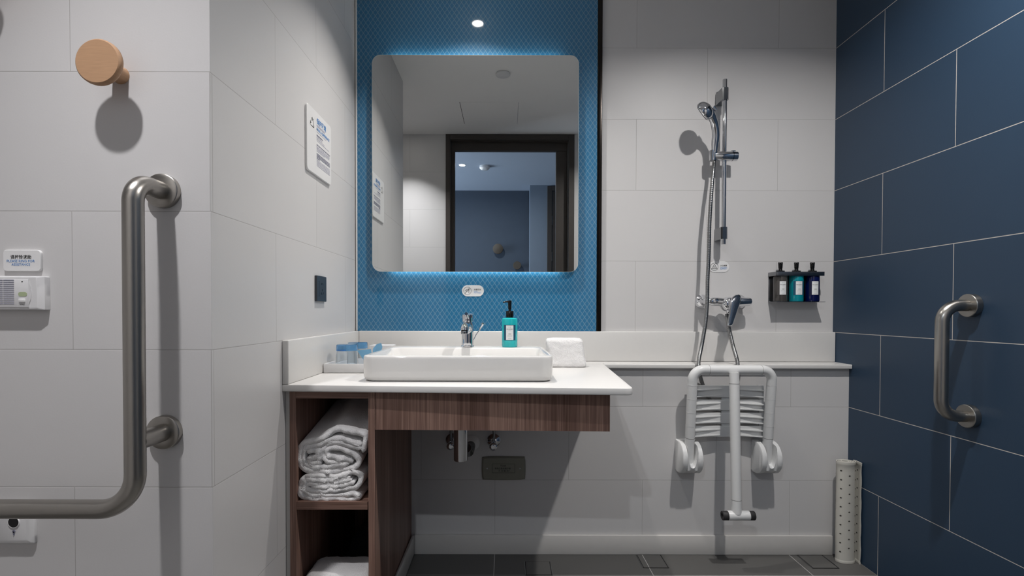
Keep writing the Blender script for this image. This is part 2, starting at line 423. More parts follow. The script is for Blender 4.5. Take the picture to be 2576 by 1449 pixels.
bm = B(.455, .505, YH2, YH2+.02, 0, 2.385, .002); box(bm, .505, 1.35, YH2, YH2+.02, 2.335, 2.385, .002)
struct('door_frame', bm, m_frame, d2)
struct('door_leaf', B(.512, 1.33, YH2, YH2+.012, .006, 2.328, .001), m_frame, d2)
for z in (2.0, 1.6, .3):
    struct('hinge', cyl(bm_new(), (.508, YH2+.014, z-.05), (.508, YH2+.014, z+.05), .006, 12), m_steel2, d2)

# skirting
struct('baseboard_back', B(-.372, XR-.065, YL-.012, YL, 0, .078, .002), m_skirt, smooth=True, label='white stone skirting along the low back wall', category='skirting')
struct('baseboard_left', B(-.381, -.371, 1.52, YL-.012, 0, .078, .002), m_skirt, smooth=True, label='white stone skirting along the cabinet side', category='skirting')

# ------------------------------------------------------------------ blue panel, trims, mirror
PY = 2.1295
p = thing('wall_panel', 'tall blue glass panel with fine white diamond lattice behind the mirror', 'wall panel', (-.125, YB, .9))
obj('glass_panel', B(-.6300, .3810, PY, YB-.0002, .902, ZC-.003), m_lattice, p, False)
obj('edge_trim', B(.3812, .4010, PY-.004, YB-.0002, .902, ZC-.003, .0025, 3), m_darktrim, p)
obj('corner_bead', B(-.6372, -.6302, PY-.001, YB-.0002, .902, ZC-.003, .001), m_white, p)

MX0, MX1, MZ0, MZ1, MY = -.5615, .2995, 1.1505, 2.0505, 2.105
mr = thing('wall_mirror', 'large rounded rectangular mirror with backlit top and bottom edges', 'mirror', ((MX0+MX1)/2, PY, MZ0))
mc, mh = ((MX0+MX1)/2, (MZ0+MZ1)/2), ((MX1-MX0)/2, (MZ1-MZ0)/2)
poly = rr(mc[0], mc[1], mh[0], mh[1], .036, 8)
obj('glass_edge', slab(bm_new(), poly, lambda u, v, t: Vector((u, t, v)), MY+.005, MY+.0003), m_edge, mr, False)
obj('mirror_glass', slab(bm_new(), rr(mc[0], mc[1], mh[0]-.001, mh[1]-.001, .035, 8), lambda u, v, t: Vector((u, t, v)), MY+.0003, MY), m_mirror, mr, False)
obj('back_box', B(MX0+.07, MX1-.07, MY+.0052, PY-.0002, MZ0+.035, MZ1-.035), m_whitem, mr, False)
for z0, z1 in ((MZ0+.012, MZ0+.030), (MZ1-.030, MZ1-.012)):
    obj('light_strip', B(MX0+.075, MX1-.075, MY+.008, PY-.004, z0, z1), m_led, mr, False)

# ------------------------------------------------------------------ ceiling fittings
def downlight(x, y, key, label):
    t = thing('downlight', label, 'ceiling light', (x, y, ZC), 'recessed downlights')
    obj('trim_ring', lathe(bm_new(), [(0, .036), (-.003, .035), (-.004, .033), (-.003, .027), (-.001, .026)], (x, y, ZC-.0002), (0, 0, 1), caps=False), m_white, t)
    obj('lens', cyl(bm_new(), (x, y, ZC-.0025), (x, y, ZC-.0005), .026, 32), m_lens, t)
    lamps[key].parent = t; lamps[key].location = (0, 0, -.004)
downlight(*DOWN['basin'][:2], 'basin', 'small round downlight above the basin, reflected in the blue panel')
downlight(*DOWN['wc'][:2], 'wc', 'small round downlight in front of the L-shaped grab bar')
downlight(*DOWN['shower'][:2], 'shower', 'small round downlight in front of the shower')
downlight(*DOWN['hall'][:2], 'hall', 'small bright downlight in the hall, seen in the mirror')
tag(obj('ceiling_vent', cyl(bm_new(), (-.024, 1.198, ZC-.012), (-.024, 1.198, ZC-.0002), .0435, 40, .003), m_whitem), 'round white disc valve on the bathroom ceiling, seen in the mirror', 'vent')
sd = thing('smoke_detector', 'white smoke detector on the hall ceiling, seen in the mirror', 'smoke detector', (-.215, -.71, ZC))
obj('housing', lathe(bm_new(), [(0, .05), (-.02, .05), (-.034, .035), (-.036, .01)], (-.215, -.71, ZC-.0002), (0, 0, 1)), m_white, sd)
ap = thing('access_panel', 'flush white access hatch in the bathroom ceiling, seen in the mirror', 'access panel', (-.12, .6, ZC))
obj('hatch', B(-.317, .077, .40, .79, ZC-.0012, ZC-.0002), m_ceil, ap, False)
obj('joint_line', B(-.3205, -.3175, .40, .79, ZC-.0014, ZC-.0002), m_hole, ap, False)
obj('joint_line', B(.0775, .079, .40, .79, ZC-.0014, ZC-.0002), m_inkl, ap, False)

# ------------------------------------------------------------------ worktop, ledge, upstands
ct = thing('countertop', 'white quartz worktop with upstand and long wall ledge', 'worktop', (-.13, 1.7, ZT-.02))
FL, FR = (-.6392, 1.434), (.352, 1.378)
outl = [(-.6392, YL-.0), FL]
c = Vector((.352, 1.378))
arc = [Vector((.325, 1.3795)), Vector((.340, 1.380)), Vector((.3485, 1.387)), Vector((.352, 1.400))]
outl += [tuple(a) for a in arc] + [(.3925, YL-.02), (.3925, YL-.0)]
# round front nosing through stacked loops
def inset(poly, d):
    out = []
    n = len(poly)
    for i, q in enumerate(poly):
        a = Vector(poly[i-1]); b = Vector(q); e = Vector(poly[(i+1) % n])
        t = ((b-a).normalized()+(e-b).normalized()).normalized(); nn = Vector((-t.y, t.x)); out.append((b.x+nn.x*d, b.y+nn.y*d))
    return out
loops = []
for dz, ins in ((-.0200, .003), (-.0185, .0006), (-.0165, 0), (-.0035, 0), (-.0012, .001), (0, .0035)):
    pl = inset(outl, ins)
    pl = [(x, (YL-.0002 if y > YL-.005 else y)) for x, y in pl]
    pl = [((-.6395 if x < -.62 else x), y) for x, y in pl]
    loops.append([Vector((x, y, ZT+dz)) for x, y in pl])
bm = bm_new(); loft(bm, loops)
box(bm, -.6395, XR-.0008, YL-.0002, YB-.0202, .757, ZT)     # behind, over the low wall
obj('worktop', bm, m_stone, ct)
obj('wall_ledge', B(.393, XR-.0008, YL-.0212, YL-.0004, .7572, ZT, .003, 3), m_stone, ct)
obj('backsplash', B(-.6225, XR-.0008, YB-.0200, YB-.0002, ZT+.0002, .9015, .0025, 3), m_stone, ct)
obj('side_splash', B(XS+.0004, XS+.0185, 1.4335, YB-.0204, ZT+.0002, .9015, .0028, 3), m_stone, ct)

# ------------------------------------------------------------------ open cabinet and apron
CY0, CZ1 = 1.450, .7545
cb = thing('storage_cabinet', 'walnut open shelf cabinet with folded white towels, left of the knee space', 'cabinet', (-.505, 1.7, 0))
XA, XB_ = -.6265, -.380
obj('side_panel', B(XA, XA+.0185, CY0, YL-.002, .004, CZ1, .0008), m_woodz, cb, False)
bm = bm_new()
quad = [(XB_-.0185, CY0), (XB_, CY0), (-.3895+.0055, YL-.002), (-.402, YL-.002)]
loft(bm, [[Vector((x, y, .004)) for x, y in quad], [Vector((x, y, CZ1)) for x, y in quad]])
obj('side_panel', bm, m_woodz, cb, False)
obj('top_rail', B(XA+.0187, XB_-.0187, CY0+.001, CY0+.02, .7325, CZ1), m_woodx, cb, False)
obj('top_board', B(XA+.0187, XB_-.0215, CY0+.02, YL-.02, .7365, CZ1), m_woodx, cb, False)
obj('shelf', B(XA+.0187, XB_-.0215, CY0+.0015, YL-.02, .4083, .4312, .0008), m_woodx, cb, False)
obj('bottom_board', B(XA+.0187, XB_-.0215, CY0+.0015, YL-.02, .012, .034), m_woodx, cb, False)
obj('back_panel', B(XA+.0187, XB_-.0235, YL-.018, YL-.003, .034, .7363), m_woodz, cb, False)
obj('filler_strip', B(XS+.0006, XA-.0004, CY0+.006, CY0+.03, .004, .7545), m_skirt, cb, False)

ap = thing('vanity_apron', 'walnut apron drawer box hanging under the worktop', 'drawer', (-.04, 1.7, .642))
bm = bm_new(); q = [(-.3785, 1.450), (.2970, 1.4345), (.2975, 1.4530), (-.3785, 1.4685)]
loft(bm, [[Vector((x, y, .6425)) for x, y in q], [Vector((x, y, .7545)) for x, y in q]]); obj('front_panel', bm, m_woodz, ap, False)
obj('side_panel', B(.279, .2970, 1.4535, YL-.002, .6425, .7545), m_woodz, ap, False)
obj('bottom_board', B(-.376, .2785, 1.80, YL-.002, .6445, .6560), m_woody, ap, False)

# ------------------------------------------------------------------ basin
bs = thing('wash_basin', 'white rectangular ceramic vessel basin with rounded corners', 'basin', (-.145, 1.7, ZT))
cx_, y0_, y1_ = -.1455, 1.487, 1.935
def rl(hx, ya, yb, r, z, cxx=cx_): return [Vector((x, y, z)) for x, y in rr(cxx, (ya+yb)/2, hx, (yb-ya)/2, r, 9)]
bm = bm_new(); z0 = ZT+.0003; zt = .8535
loft(bm, [rl(.270, y0_+.022, y1_-.02, .03, z0), rl(.277, y0_+.016, y1_-.012, .034, z0+.0006), rl(.283, y0_+.006, y1_-.004, .036, z0+.006), rl(.2855, y0_+.001, y1_, .036, z0+.016),
          rl(.2862, y0_, y1_, .036, zt-.012), rl(.2855, y0_+.0008, y1_, .036, zt-.005), rl(.283, y0_+.003, y1_-.002, .034, zt-.0012), rl(.279, y0_+.008, y1_-.006, .032, zt),
          rl(.268, y0_+.020, y1_-.118, .028, zt-.0005), rl(.264, y0_+.025, y1_-.122, .028, zt-.004), rl(.258, y0_+.034, y1_-.130, .03, zt-.030), rl(.246, y0_+.048, y1_-.142, .04, zt-.052),
          rl(.20, y0_+.09, y1_-.18, .05, zt-.062), rl(.03, y0_+.16, y1_-.26, .02, zt-.066)])
obj('bowl', bm, m_ceramic, bs, True, 60)
obj('drain', cyl(bm_new(), (cx_, 1.66, zt-.0665), (cx_, 1.66, zt-.0605), .022, 28, .002), m_chrome, bs)

# ------------------------------------------------------------------ faucet
FX, FY, fz = -.1442, 1.872, .8537
fc = thing('faucet', 'chrome single lever basin mixer tap', 'faucet', (FX, FY, fz))
obj('body', lathe(bm_new(), [(0, .0245), (.004, .0245), (.006, .022), (.070, .0215), (.085, .0205), (.092, .0175)], (FX, FY, fz), (0, 0, 1)), m_chrome, fc)
obj('spout', tube(bm_new(), cat([(FX, FY-.005, fz+.062), (FX-.001, FY-.04, fz+.074), (FX-.002, FY-.085, fz+.078), (FX-.002, FY-.108, fz+.074), (FX-.002, FY-.113, fz+.063)], 6), [.018]*8+[.0145]*17), m_chrome, fc)
obj('aerator', cyl(bm_new(), (FX-.002, FY-.113, fz+.0625), (FX-.002, FY-.114, fz+.052), .0125, 24, .001), m_steel2, fc)
obj('lever_handle', lathe(bm_new(), [(0, .0165), (.003, .0205), (.024, .021), (.029, .0195), (.031, .012)], (FX, FY, fz+.0925), (0, -.12, 1)), m_chrome, fc)
obj('lever_tip', tube(bm_new(), [(FX, FY-.016, fz+.110), (FX, FY-.050, fz+.120), (FX, FY-.066, fz+.123)], [.0085, .0065, .0055]), m_chrome, fc)
obj('pop_up_rod', tube(bm_new(), [(FX+.012, FY+.022, fz+.004), (FX+.030, FY+.024, fz+.042), (FX+.053, FY+.027, fz+.078)], .0021, 10), m_chrome, fc)
obj('rod_knob', tube(bm_new(), [(FX+.044, FY+.0265, fz+.066), (FX+.0535, FY+.027, fz+.081), (FX+.055, FY+.027, fz+.084), (FX+.058, FY+.027, fz+.088)], [.0028, .0042, .0062, .004], 14), m_chrome, fc)

# ------------------------------------------------------------------ soap and shower bottles
def label_on(parent, cxx, cyy, r, z0, z1, half, m, off, face=0, seg=14):
    bm = bm_new(); loops = []
    for z in (z0, z1): loops.append([Vector((cxx + (r+off)*math.sin(face+half*(2*k/seg-1)), cyy - (r+off)*math.cos(face+half*(2*k/seg-1)), z)) for k in range(seg+1)])
    loft(bm, loops, False, False, closed=False); return obj('label', bm, m, parent)
def curved_text(parent, body, cxx, cyy, r, z, width, face=0, m=None, name='lettering', bold=False, height=None):
    o = text(name, body, parent, m or m_ink, (0, 0, 0), width, bold=bold, height=height)
    if not o: return
    base = WORLD[parent]
    for v in o.data.vertices:
        w = v.co + base; a = face + w.x/r
        v.co = Vector((cxx + (r+.0009)*math.sin(a), cyy - (r+.0009)*math.cos(a), z+w.z)) - base
def bottle(name, label, loc, r, h, m, mlab, product, cn, face=0, pump='hand', group=None, capr=.0142, zb=.12):
    x, y, z = loc
    t = thing(name, label, 'bottle', loc, group)
    obj('bottle_body', lathe(bm_new(), [(0, r*.90), (.001, r*.96), (.004, r), (h-.006, r), (h-.0025, r*.97), (h-.0008, r*.88), (h, r*.6), (h+.001, capr*.9)], (x, y, z), (0, 0, 1), 48), m, t, True, 50)
    label_on(t, x, y, r, z+h*.235, z+h*.76, .88 if mlab != m_labd else .80, mlab, .0003, face)
    tl_ = label_on(t, x, y, r, z+h*.25, z+h*.745, .47, m_lab, .0006, face)
    lw = r*.78
    curved_text(tl_, '∙▪∙▪∙', x, y, r, z+h*.685, lw*.5, face, m_inkg)
    curved_text(tl_, 'BEN SHERMAN', x, y, r, z+h*.62, lw, face, bold=True)
    curved_text(tl_, 'LONDON', x, y, r, z+h*.575, lw*.4, face, m_inkg)
    curved_text(tl_, cn, x, y, r, z+h*.455, lw*.44, face, bold=True)
    curved_text(tl_, product, x, y, r, z+h*.39, lw*.74 if len(product) > 7 else lw*.6, face)
    curved_text(tl_, '▬▬ ▬▬▬', x, y, r, z+h*.30, lw*.5, face, m_inkg)
    return t
sx, sy = .0125, 1.868
t = bottle('soap_dispenser', 'teal hand wash pump bottle with black pump on the basin rim', (sx, sy, fz), .0292, .108, m_teal, m_labd, 'HAND WASH', '洗手液')
zz = fz+.1092
obj('pump_collar', lathe(bm_new(), [(0, .0138), (.001, .0142), (.023, .0142), (.0245, .013), (.025, .006)], (sx, sy, zz), (0, 0, 1)), m_black, t)
obj('pump_head', lathe(bm_new(), [(.025, .0048), (.032, .0050), (.033, .0062), (.058, .0068), (.062, .0068), (.0635, .005)], (sx, sy, zz), (0, 0, 1)), m_black, t)
obj('pump_nozzle', tube(bm_new(), cat([(sx-.002, sy, zz+.0585), (sx-.014, sy-.002, zz+.0585), (sx-.0255, sy-.004, zz+.056)], 4), [.0042, .004, .0036, .0033, .003, .003, .0028, .0026, .0024], 12), m_black, t)

# holder on the shower wall
HX0, HX1, HY0, HZ0, HZ1 = 1.1135, 1.3125, 2.078, 1.0275, 1.1525
h = thing('soap_holder', 'polished steel wall rack holding three shower bottles', 'rack', ((HX0+HX1)/2, YB, HZ0))
obj('back_plate', B(HX0, HX1, YB-.004, YB-.0003, HZ0, HZ1, .0006), m_steel2, h)
bm = B(HX0, HX1, HY0+.001, YB-.004, HZ1-.002, HZ1, .0006)
obj('top_plate', bm, m_steel2, h)
obj('front_lip', B(HX0, HX1, HY0-.001, HY0+.001, HZ1-.017, HZ1, .0007), m_steel2, h)
obj('bottom_tray', B(HX0, HX1+.004, HY0-.002, YB-.004, HZ0, HZ0+.0018, .0004), m_steel2, h)
obj('side_plate', B(HX0-.0015, HX0, HY0+.001, YB-.0004, HZ1-.017, HZ1, .0005), m_steel2, h)
for i, (m, ml, prod, cn, lab) in enumerate(((m_clear, m_labg, 'BODY WASH', '沐浴露', 'smoky clear body wash bottle in the left place of the steel rack'),
                                            (m_teal2, m_labd, 'CONDITIONER', '护发素', 'teal conditioner bottle in the middle of the steel rack'),
                                            (m_navy, m_labn, 'SHAMPOO', '洗发露', 'navy blue shampoo bottle in the right place of the steel rack'))):
    bx, by = HX0+.0335+i*.0668, 2.1085
    t = bottle('shower_bottle', lab, (bx, by, HZ0+.002), .0275, .1125, m, ml, prod, cn, face=-.1, group='bottles in the steel shower rack')
    obj('pump_collar', lathe(bm_new(), [(0, .0165), (.005, .0165), (.006, .008), (.012, .007)], (bx, by, HZ1+.0003), (0, 0, 1), 28), m_black, t)
    obj('pump_head', lathe(bm_new(), [(.010, .0068), (.016, .0072), (.017, .0078), (.040, .0092), (.041, .0085)], (bx, by, HZ1), (0, 0, 1), 28), m_black, t)
    obj('pump_nozzle', tube(bm_new(), [(bx, by, HZ1+.036), (bx-.010, by-.018, HZ1+.036), (bx-.015, by-.027, HZ1+.033)], [.0046, .0042, .0036], 12), m_black, t)

# ------------------------------------------------------------------ things on the worktop, left
ty0, ty1, tx0, tx1 = 1.700, 1.97, -.6205, -.446
tr = thing('amenity_tray', 'white rectangular tray holding two upturned glasses', 'tray', ((tx0+tx1)/2, (ty0+ty1)/2, ZT))
bm = bm_new(); cxx, cyy, hx, hy = (tx0+tx1)/2, (ty0+ty1)/2, (tx1-tx0)/2, (ty1-ty0)/2
def tl(i, z, r=.004): return [Vector((x, y, z)) for x, y in rr(cxx, cyy, hx-i, hy-i, max(.0015, r-i*.2), 4)]
loft(bm, [tl(.002, ZT+.0004), tl(.0, ZT+.002), tl(0, ZT+.030), tl(.001, ZT+.0315), tl(.006, ZT+.0315), tl(.007, ZT+.030), tl(.008, ZT+.010), tl(.01, ZT+.0085)])
obj('tray_body', bm, m_whitem, tr)
def tumbler(x, y, label):
    z = ZT+.0090
    t = thing('drinking_glass', label, 'glass', (x, y, z), 'upturned glasses on the tray')
    H, wr, tr_ = .086, .0385, .0355
    obj('glass_wall', lathe(bm_new(), [(0, wr-.0022), (0, wr), (.001, wr+.0002), (H-.022, tr_+.0006), (H-.022, tr_-.0022), (.001, wr-.0022), (0, wr-.0022)], (x, y, z), (0, 0, 1), 48, caps=False), m_glass, t)
    obj('glass_base', lathe(bm_new(), [(H-.0218, tr_+.0006), (H-.004, tr_+.0002), (H-.001, tr_-.001), (H, tr_-.004)], (x, y, z), (0, 0, 1), 48), m_bglass, t)
    return t
tumbler(-.5555, 1.752, 'front upturned glass with blue base, nearest the worktop edge')
tumbler(-.5505, 1.862, 'rear upturned glass with blue base, behind the front one')
bm = bm_new()
v = [Vector(q) for q in ((-.5100, 1.716, .851), (-.4580, 1.700, .857), (-.4640, 1.706, .789), (-.4500, 1.712, .787))]
vs = [bm.verts.new(q) for q in v]; bm.faces.new((vs[0], vs[1], vs[2])); bm.faces.new((vs[1], vs[3], vs[2]))
bmesh.ops.solidify(bm, geom=list(bm.faces), thickness=.0008)
tag(obj('paper_card', bm, m_card, None, False), 'light blue pointed paper card standing between the front glass and basin', 'card', 'light blue paper cards')
bm = bm_new()
v = [Vector(q) for q in ((-.4750, 1.790, .852), (-.4640, 1.795, .8665), (-.4460, 1.790, .8725), (-.4400, 1.785, .858), (-.4600, 1.780, .790), (-.4750, 1.782, .790))]
bm.faces.new([bm.verts.new(q) for q in v])
bmesh.ops.solidify(bm, geom=list(bm.faces), thickness=.0008)
tag(obj('paper_card', bm, m_card, None, False), 'light blue paper card behind the pointed card, beside the rear glass', 'card', 'light blue paper cards')
tag(obj('white_box', B(-.5420, -.4520, 1.985, 2.055, ZT+.0004, .850, .002), m_whitem), 'small plain white box behind the glasses on the worktop', 'box')

# hand towel right of the basin
def terry_noise(bm, amp, sc):
    for v in bm.verts:
        n = noise.noise_vector(v.co*sc)*amp + noise.noise_vector(v.co*sc*3.1)*amp*.35
        v.co += n
def grid_sub(bm, cuts): bmesh.ops.subdivide_edges(bm, edges=list(bm.edges), cuts=cuts, use_grid_fill=True)
bm = bm_new()
sec = [(0, .006), (.010, .001), (.03, 0), (.09, 0), (.125, .002), (.136, .010)]
xl0, xr0, yT0, yT1 = .158, .3035, 1.888, 1.955
loops = []
nz = 22
for k in range(nz+1):
    t = k/nz; z = ZT+.002+t*.104
    s = math.sin(min(1, t*1.0)*PI/2)
    xl = xl0-.006*t; xr = xr0-.014*t; top = 1-max(0, (t-.86)/.14)**2*.35; hy = (yT1-yT0)/2*(1-.12*t)*top; hx = (xr-xl)/2*(1-max(0, (t-.9)/.1)**2*.06)
    if t < .08: hy *= .9+t*1.25; hx *= .97+t*.37
    cyy = (yT0+yT1)/2+.006*t
    loops.append([Vector((x, y, z + (.008*math.sin((x-xl)/(xr-xl)*PI)*t if t > .5 else 0))) for x, y in rr((xl+xr)/2, cyy, hx, hy, min(.014, hy*.9), 5)])
# denser long sides
def dens(l, n=14):
    out = []
    for a, b in zip(l, l[1:]+l[:1]):
        m_ = max(1, int((b-a).length/.006)); out += [a.lerp(b, i/m_) for i in range(m_)]
    return out
ref = loops[nz//2]
ms = [max(1, int((b-a).length/.006)) for a, b in zip(ref, ref[1:]+ref[:1])]
loops = [[a.lerp(b, i/m_) for (a, b), m_ in zip(zip(l, l[1:]+l[:1]), ms) for i in range(m_)] for l in loops]
loft(bm, loops); terry_noise(bm, .0016, 60); terry_noise(bm, .0012, 190)
tag(obj('hand_towel', bm, m_terry, None, True, 180), 'small white terry towel folded upright beside the basin', 'towel')

# ------------------------------------------------------------------ towels in the cabinet
def folded_towel(paths, yf, depth, label, thick=.0145, lean=(0, 0), name='bath_towel', seed=0, group='bath towels in the cabinet', k=.00118, rise=0):
    bm = bm_new()
    for path in paths:
        P = cat([at(740+u/5.365, 1000+v/5.365, yf).xz for u, v in path], 6)
        n = len(P); tgs = [(P[min(i+1, n-1)]-P[max(i-1, 0)]).normalized() for i in range(n)]
        L1, L2 = [], []
        for i, (q, t) in enumerate(zip(P, tgs)):
            nn = Vector((-t.y, t.x)); e = thick/2*(1 if 0 < i < n-1 else .6)
            L1.append(q+nn*e); L2.append(q-nn*e)
        def cap(qa, qb, t, s):
            mid = (qa+qb)/2; r_ = (qa-qb).length/2
            return [mid + (qa-mid)*math.cos(a) + t*s*r_*math.sin(a) for a in (PI*.25, PI*.5, PI*.75)]
        outline = L1 + cap(L1[-1], L2[-1], tgs[-1], 1) + L2[::-1] + cap(L2[0], L1[0], tgs[0], -1)
        ny = 16; loops = []
        for j in range(ny+1):
            yy = yf + depth*(j/ny)**1.2 - (0.0 if j else 0); 
            sh = 1
            loops.append([Vector((q.x+lean[0]*(yy-yf), yy, q.y+lean[1]*(yy-yf))) for q in outline])
        # bulged, soft front: the face as quads between both sides
        m_ = len(outline); vs = loft(bm, loops, False, True)
        f0 = vs[0]
        for i in range(n-1):
            a, b, c_, d_ = f0[i], f0[i+1], f0[n+3+(n-1-(i+1))], f0[n+3+(n-1-i)]
            bm.faces.new((a, b, c_, d_))
        bm.faces.new([f0[n-1], f0[n], f0[n+1], f0[n+2], f0[n+3]])
        bm.faces.new([f0[n+3+n-1]]+[f0[n+3+n+q] for q in range(3)]+[f0[0]])
    for v in bm.verts:
        if v.co.y < yf+.001:
            v.co.y += noise.noise(Vector((v.co.x*45, seed, v.co.z*45)))*.010
    terry_noise(bm, .0018, 38+seed); terry_noise(bm, .0004, 230)
    return tag(obj(name, bm, m_terry, None, True, 180), label, 'towel', group)
up_paths = [
 [(930, 728), (950, 620), (955, 520), (860, 490), (720, 455), (580, 440), (440, 515), (330, 575), (200, 600), (110, 640), (75, 720), (68, 830), (95, 930), (180, 985), (340, 1005), (520, 1000), (700, 975), (835, 935), (868, 860), (800, 765), (660, 705), (520, 680), (445, 715), (455, 785), (560, 815), (690, 840), (775, 870)],
 [(880, 640), (760, 600), (600, 560), (470, 580), (360, 640), (230, 665), (140, 700), (118, 800), (150, 900), (240, 945), (420, 945), (600, 925), (720, 900)],
 [(890, 690), (760, 650), (600, 615), (480, 630), (395, 700), (385, 790), (480, 870), (640, 885)],
 [(190, 725), (290, 715), (345, 760), (270, 820), (195, 840), (230, 890), (350, 890)],
 [(330, 690), (355, 780), (330, 860)]]
lo_paths = [
 [(760, 1110), (640, 1150), (460, 1175), (300, 1160), (190, 1165), (170, 1225), (290, 1270), (460, 1255), (650, 1235), (810, 1225), (880, 1150), (880, 1060), (800, 1010), (690, 1030), (560, 1075), (400, 1070), (240, 1065), (135, 1090), (85, 1170), (80, 1270), (130, 1350), (260, 1380), (450, 1375), (650, 1380), (820, 1385), (868, 1335), (800, 1300), (640, 1320), (450, 1325), (250, 1320), (150, 1290)],
 [(740, 1075), (640, 1105), (480, 1125), (300, 1115), (170, 1115), (125, 1180), (125, 1260), (190, 1300)],
 [(250, 1215), (400, 1215), (560, 1205), (700, 1185), (800, 1140)]]
SHZ = .4314
folded_towel(lo_paths, 1.462, .40, 'white bath towel folded in half at the bottom of the upper compartment', lean=(0, 0), seed=3)
folded_towel(up_paths, 1.466, .34, 'thicker rolled white bath towel, topmost in the upper compartment', lean=(-.02, .20), seed=11)
bm = bm_new()
loops = []
yy0, yy1, xx0, xx1 = 1.466, 1.60, -.598, -.4055
nn_ = 14
for k in range(nn_+1):
    t = k/nn_; z = .0345+t*.172; w = abs(((t*3) % 1)-.5)*2
    ins = .006*(w**6) + (.010*max(0, (t-.9)/.1)**2)
    loops.append([Vector((x, y, z)) for x, y in rr((xx0+xx1)/2, (yy0+yy1)/2, (xx1-xx0)/2-ins, (yy1-yy0)/2-ins, .02, 5)])
ms = [max(1, int((b-a).length/.008)) for a, b in zip(loops[0], loops[0][1:]+loops[0][:1])]
loops = [[a.lerp(b, i/m_) for (a, b), m_ in zip(zip(l, l[1:]+l[:1]), ms) for i in range(m_)] for l in loops]
loft(bm, loops); terry_noise(bm, .0014, 70); terry_noise(bm, .0009, 200)
tag(obj('bath_towel', bm, m_terry, None, True, 180), 'flat folded white towel in the lower compartment of the cabinet', 'towel', 'bath towels in the cabinet')
bm = bm_new()
for (a, b) in ((0, 1),):
    loft(bm, [[Vector((x, y, z)) for x, y in rr(-.485+dx, 1.80, hx_, hy_, .03, 5)] for z, hx_, hy_, dx in ((.0345, .06, .07, 0), (.05, .078, .09, 0), (.12, .078, .085, .002), (.19, .06, .06, .008), (.235, .035, .03, .014), (.245, .02, .015, .018))])
terry_noise(bm, .004, 20)
tag(obj('fabric_pouch', bm, m_pouch, None, True, 180), 'dark fabric pouch behind the folded towel in the lower compartment', 'pouch')

# ------------------------------------------------------------------ pipes under the basin
tp = thing('basin_trap', 'chrome bottle trap below the basin with wall pipe', 'pipe', (-.1595, 1.76, .46))
bt = at(1159, 1159, 1.76)
obj('trap_body', lathe(bm_new(), [(0, .020), (.002, .0235), (.006, .0248), (.19, .0248), (.193, .022)], (bt.x, 1.76, bt.z), (0, 0, 1)), m_chrome, tp)
fl = at(1187, 1113, YL)
obj('corrugated_pipe', tube(bm_new(), [(bt.x+.018+(fl.x-.004-bt.x-.018)*t_, 1.78+(YL-.004-1.78)*t_, .500+(fl.z-.500-.01)*t_-.02*math.sin(PI*t_)) for t_ in [i/60 for i in range(61)]], [.0175+(.0015 if i % 2 else 0) for i in range(61)], 20), m_steel2, tp)
obj('wall_flange', lathe(bm_new(), [(0, .030), (.002, .032), (.006, .028), (.010, .020)], (fl.x, YL-.0004, fl.z), (0, -1, 0)), m_white, tp)
def valve(px, py, label):
    c = at(px, py, YL)
    t = thing('angle_valve', label, 'valve', (c.x, YL, c.z), 'angle valves below the basin')
    obj('rosette', lathe(bm_new(), [(0, .0275), (.001, .0285), (.004, .027), (.010, .014), (.012, .010)], (c.x, YL-.0004, c.z), (0, -1, 0)), m_chrome, t)
    obj('valve_body', cyl(bm_new(), (c.x, YL-.010, c.z), (c.x, YL-.055, c.z), .0095, 20, .001), m_chrome, t)
    obj('supply_hose', tube(bm_new(), cat([(c.x, YL-.045, c.z+.006), (c.x, YL-.045, c.z+.06), (c.x+(-.03 if c.x > -.14 else .02), YL-.07, c.z+.17)], 6), .0052, 12), m_hose, t)
    obj('valve_knob', lathe(bm_new(), [(0, .010), (.003, .0150), (.014, .0155), (.018, .012), (.019, .006)], (c.x, YL-.056, c.z-.006), (0, -1, -.12)), m_chrome, t)
valve(1138, 1107, 'left chrome angle valve, partly behind the bottle trap')
valve(1242, 1108, 'right chrome angle valve above the grey-green cover plate')

# cover plate
c0, c1 = Vector((-.0986, 0, .3005)), Vector((.0795, 0, .3975))
pc = Vector(((c0.x+c1.x)/2, 0, (c0.z+c1.z)/2)); hw, hh = (c1.x-c0.x)/2, (c1.z-c0.z)/2
bp = thing('cover_plate', 'grey-green electrical cover plate low on the wall below the basin', 'cover plate', (pc.x, YL, c0.z))
def plate_outline(i):
    out = []
    for s in range(4):
        pass
    N_ = 8
    for k in range(N_): t = k/N_*2-1; out.append((pc.x+t*(hw-.004-i), pc.z-(hh-i)-.0015*(1-t*t)+.0015))
    for k in range(N_): t = k/N_*2-1; out.append((pc.x+(hw-i)-.0022*t*t, pc.z+t*(hh-.004-i)))
    for k in range(N_): t = 1-k/N_*2; out.append((pc.x+t*(hw-.004-i), pc.z+(hh-i)+.0015*(1-t*t)-.0015))
    for k in range(N_): t = 1-k/N_*2; out.append((pc.x-(hw-i)+.0022*t*t, pc.z+t*(hh-.004-i)))
    return out
bm = bm_new(); loft(bm, [[Vector((x, y, z)) for x, z in plate_outline(i)] for i, y in ((0, YL-.0004), (0, YL-.004), (.006, YL-.009))])
bpl = obj('plate', bm, m_plate, bp, True, 30)
strokes('printed_frame', bpl, m_ink, [[(-.046, -.018), (.046, -.018), (.046, .018), (-.046, .018), (-.046, -.018)]], .0010, (pc.x, YL-.0091, pc.z+.001))
text('lettering', 'TD28', bpl, m_ink, (pc.x-.003, YL-.0091, pc.z+.0115), .022, height=.0065)
text('lettering', '等电位联结端子箱', bpl, m_ink, (pc.x-.004, YL-.0091, pc.z+.0005), .064)
text('lettering', '不 可 触 动 !', bpl, m_ink, (pc.x+.001, YL-.0091, pc.z-.0095), .046)
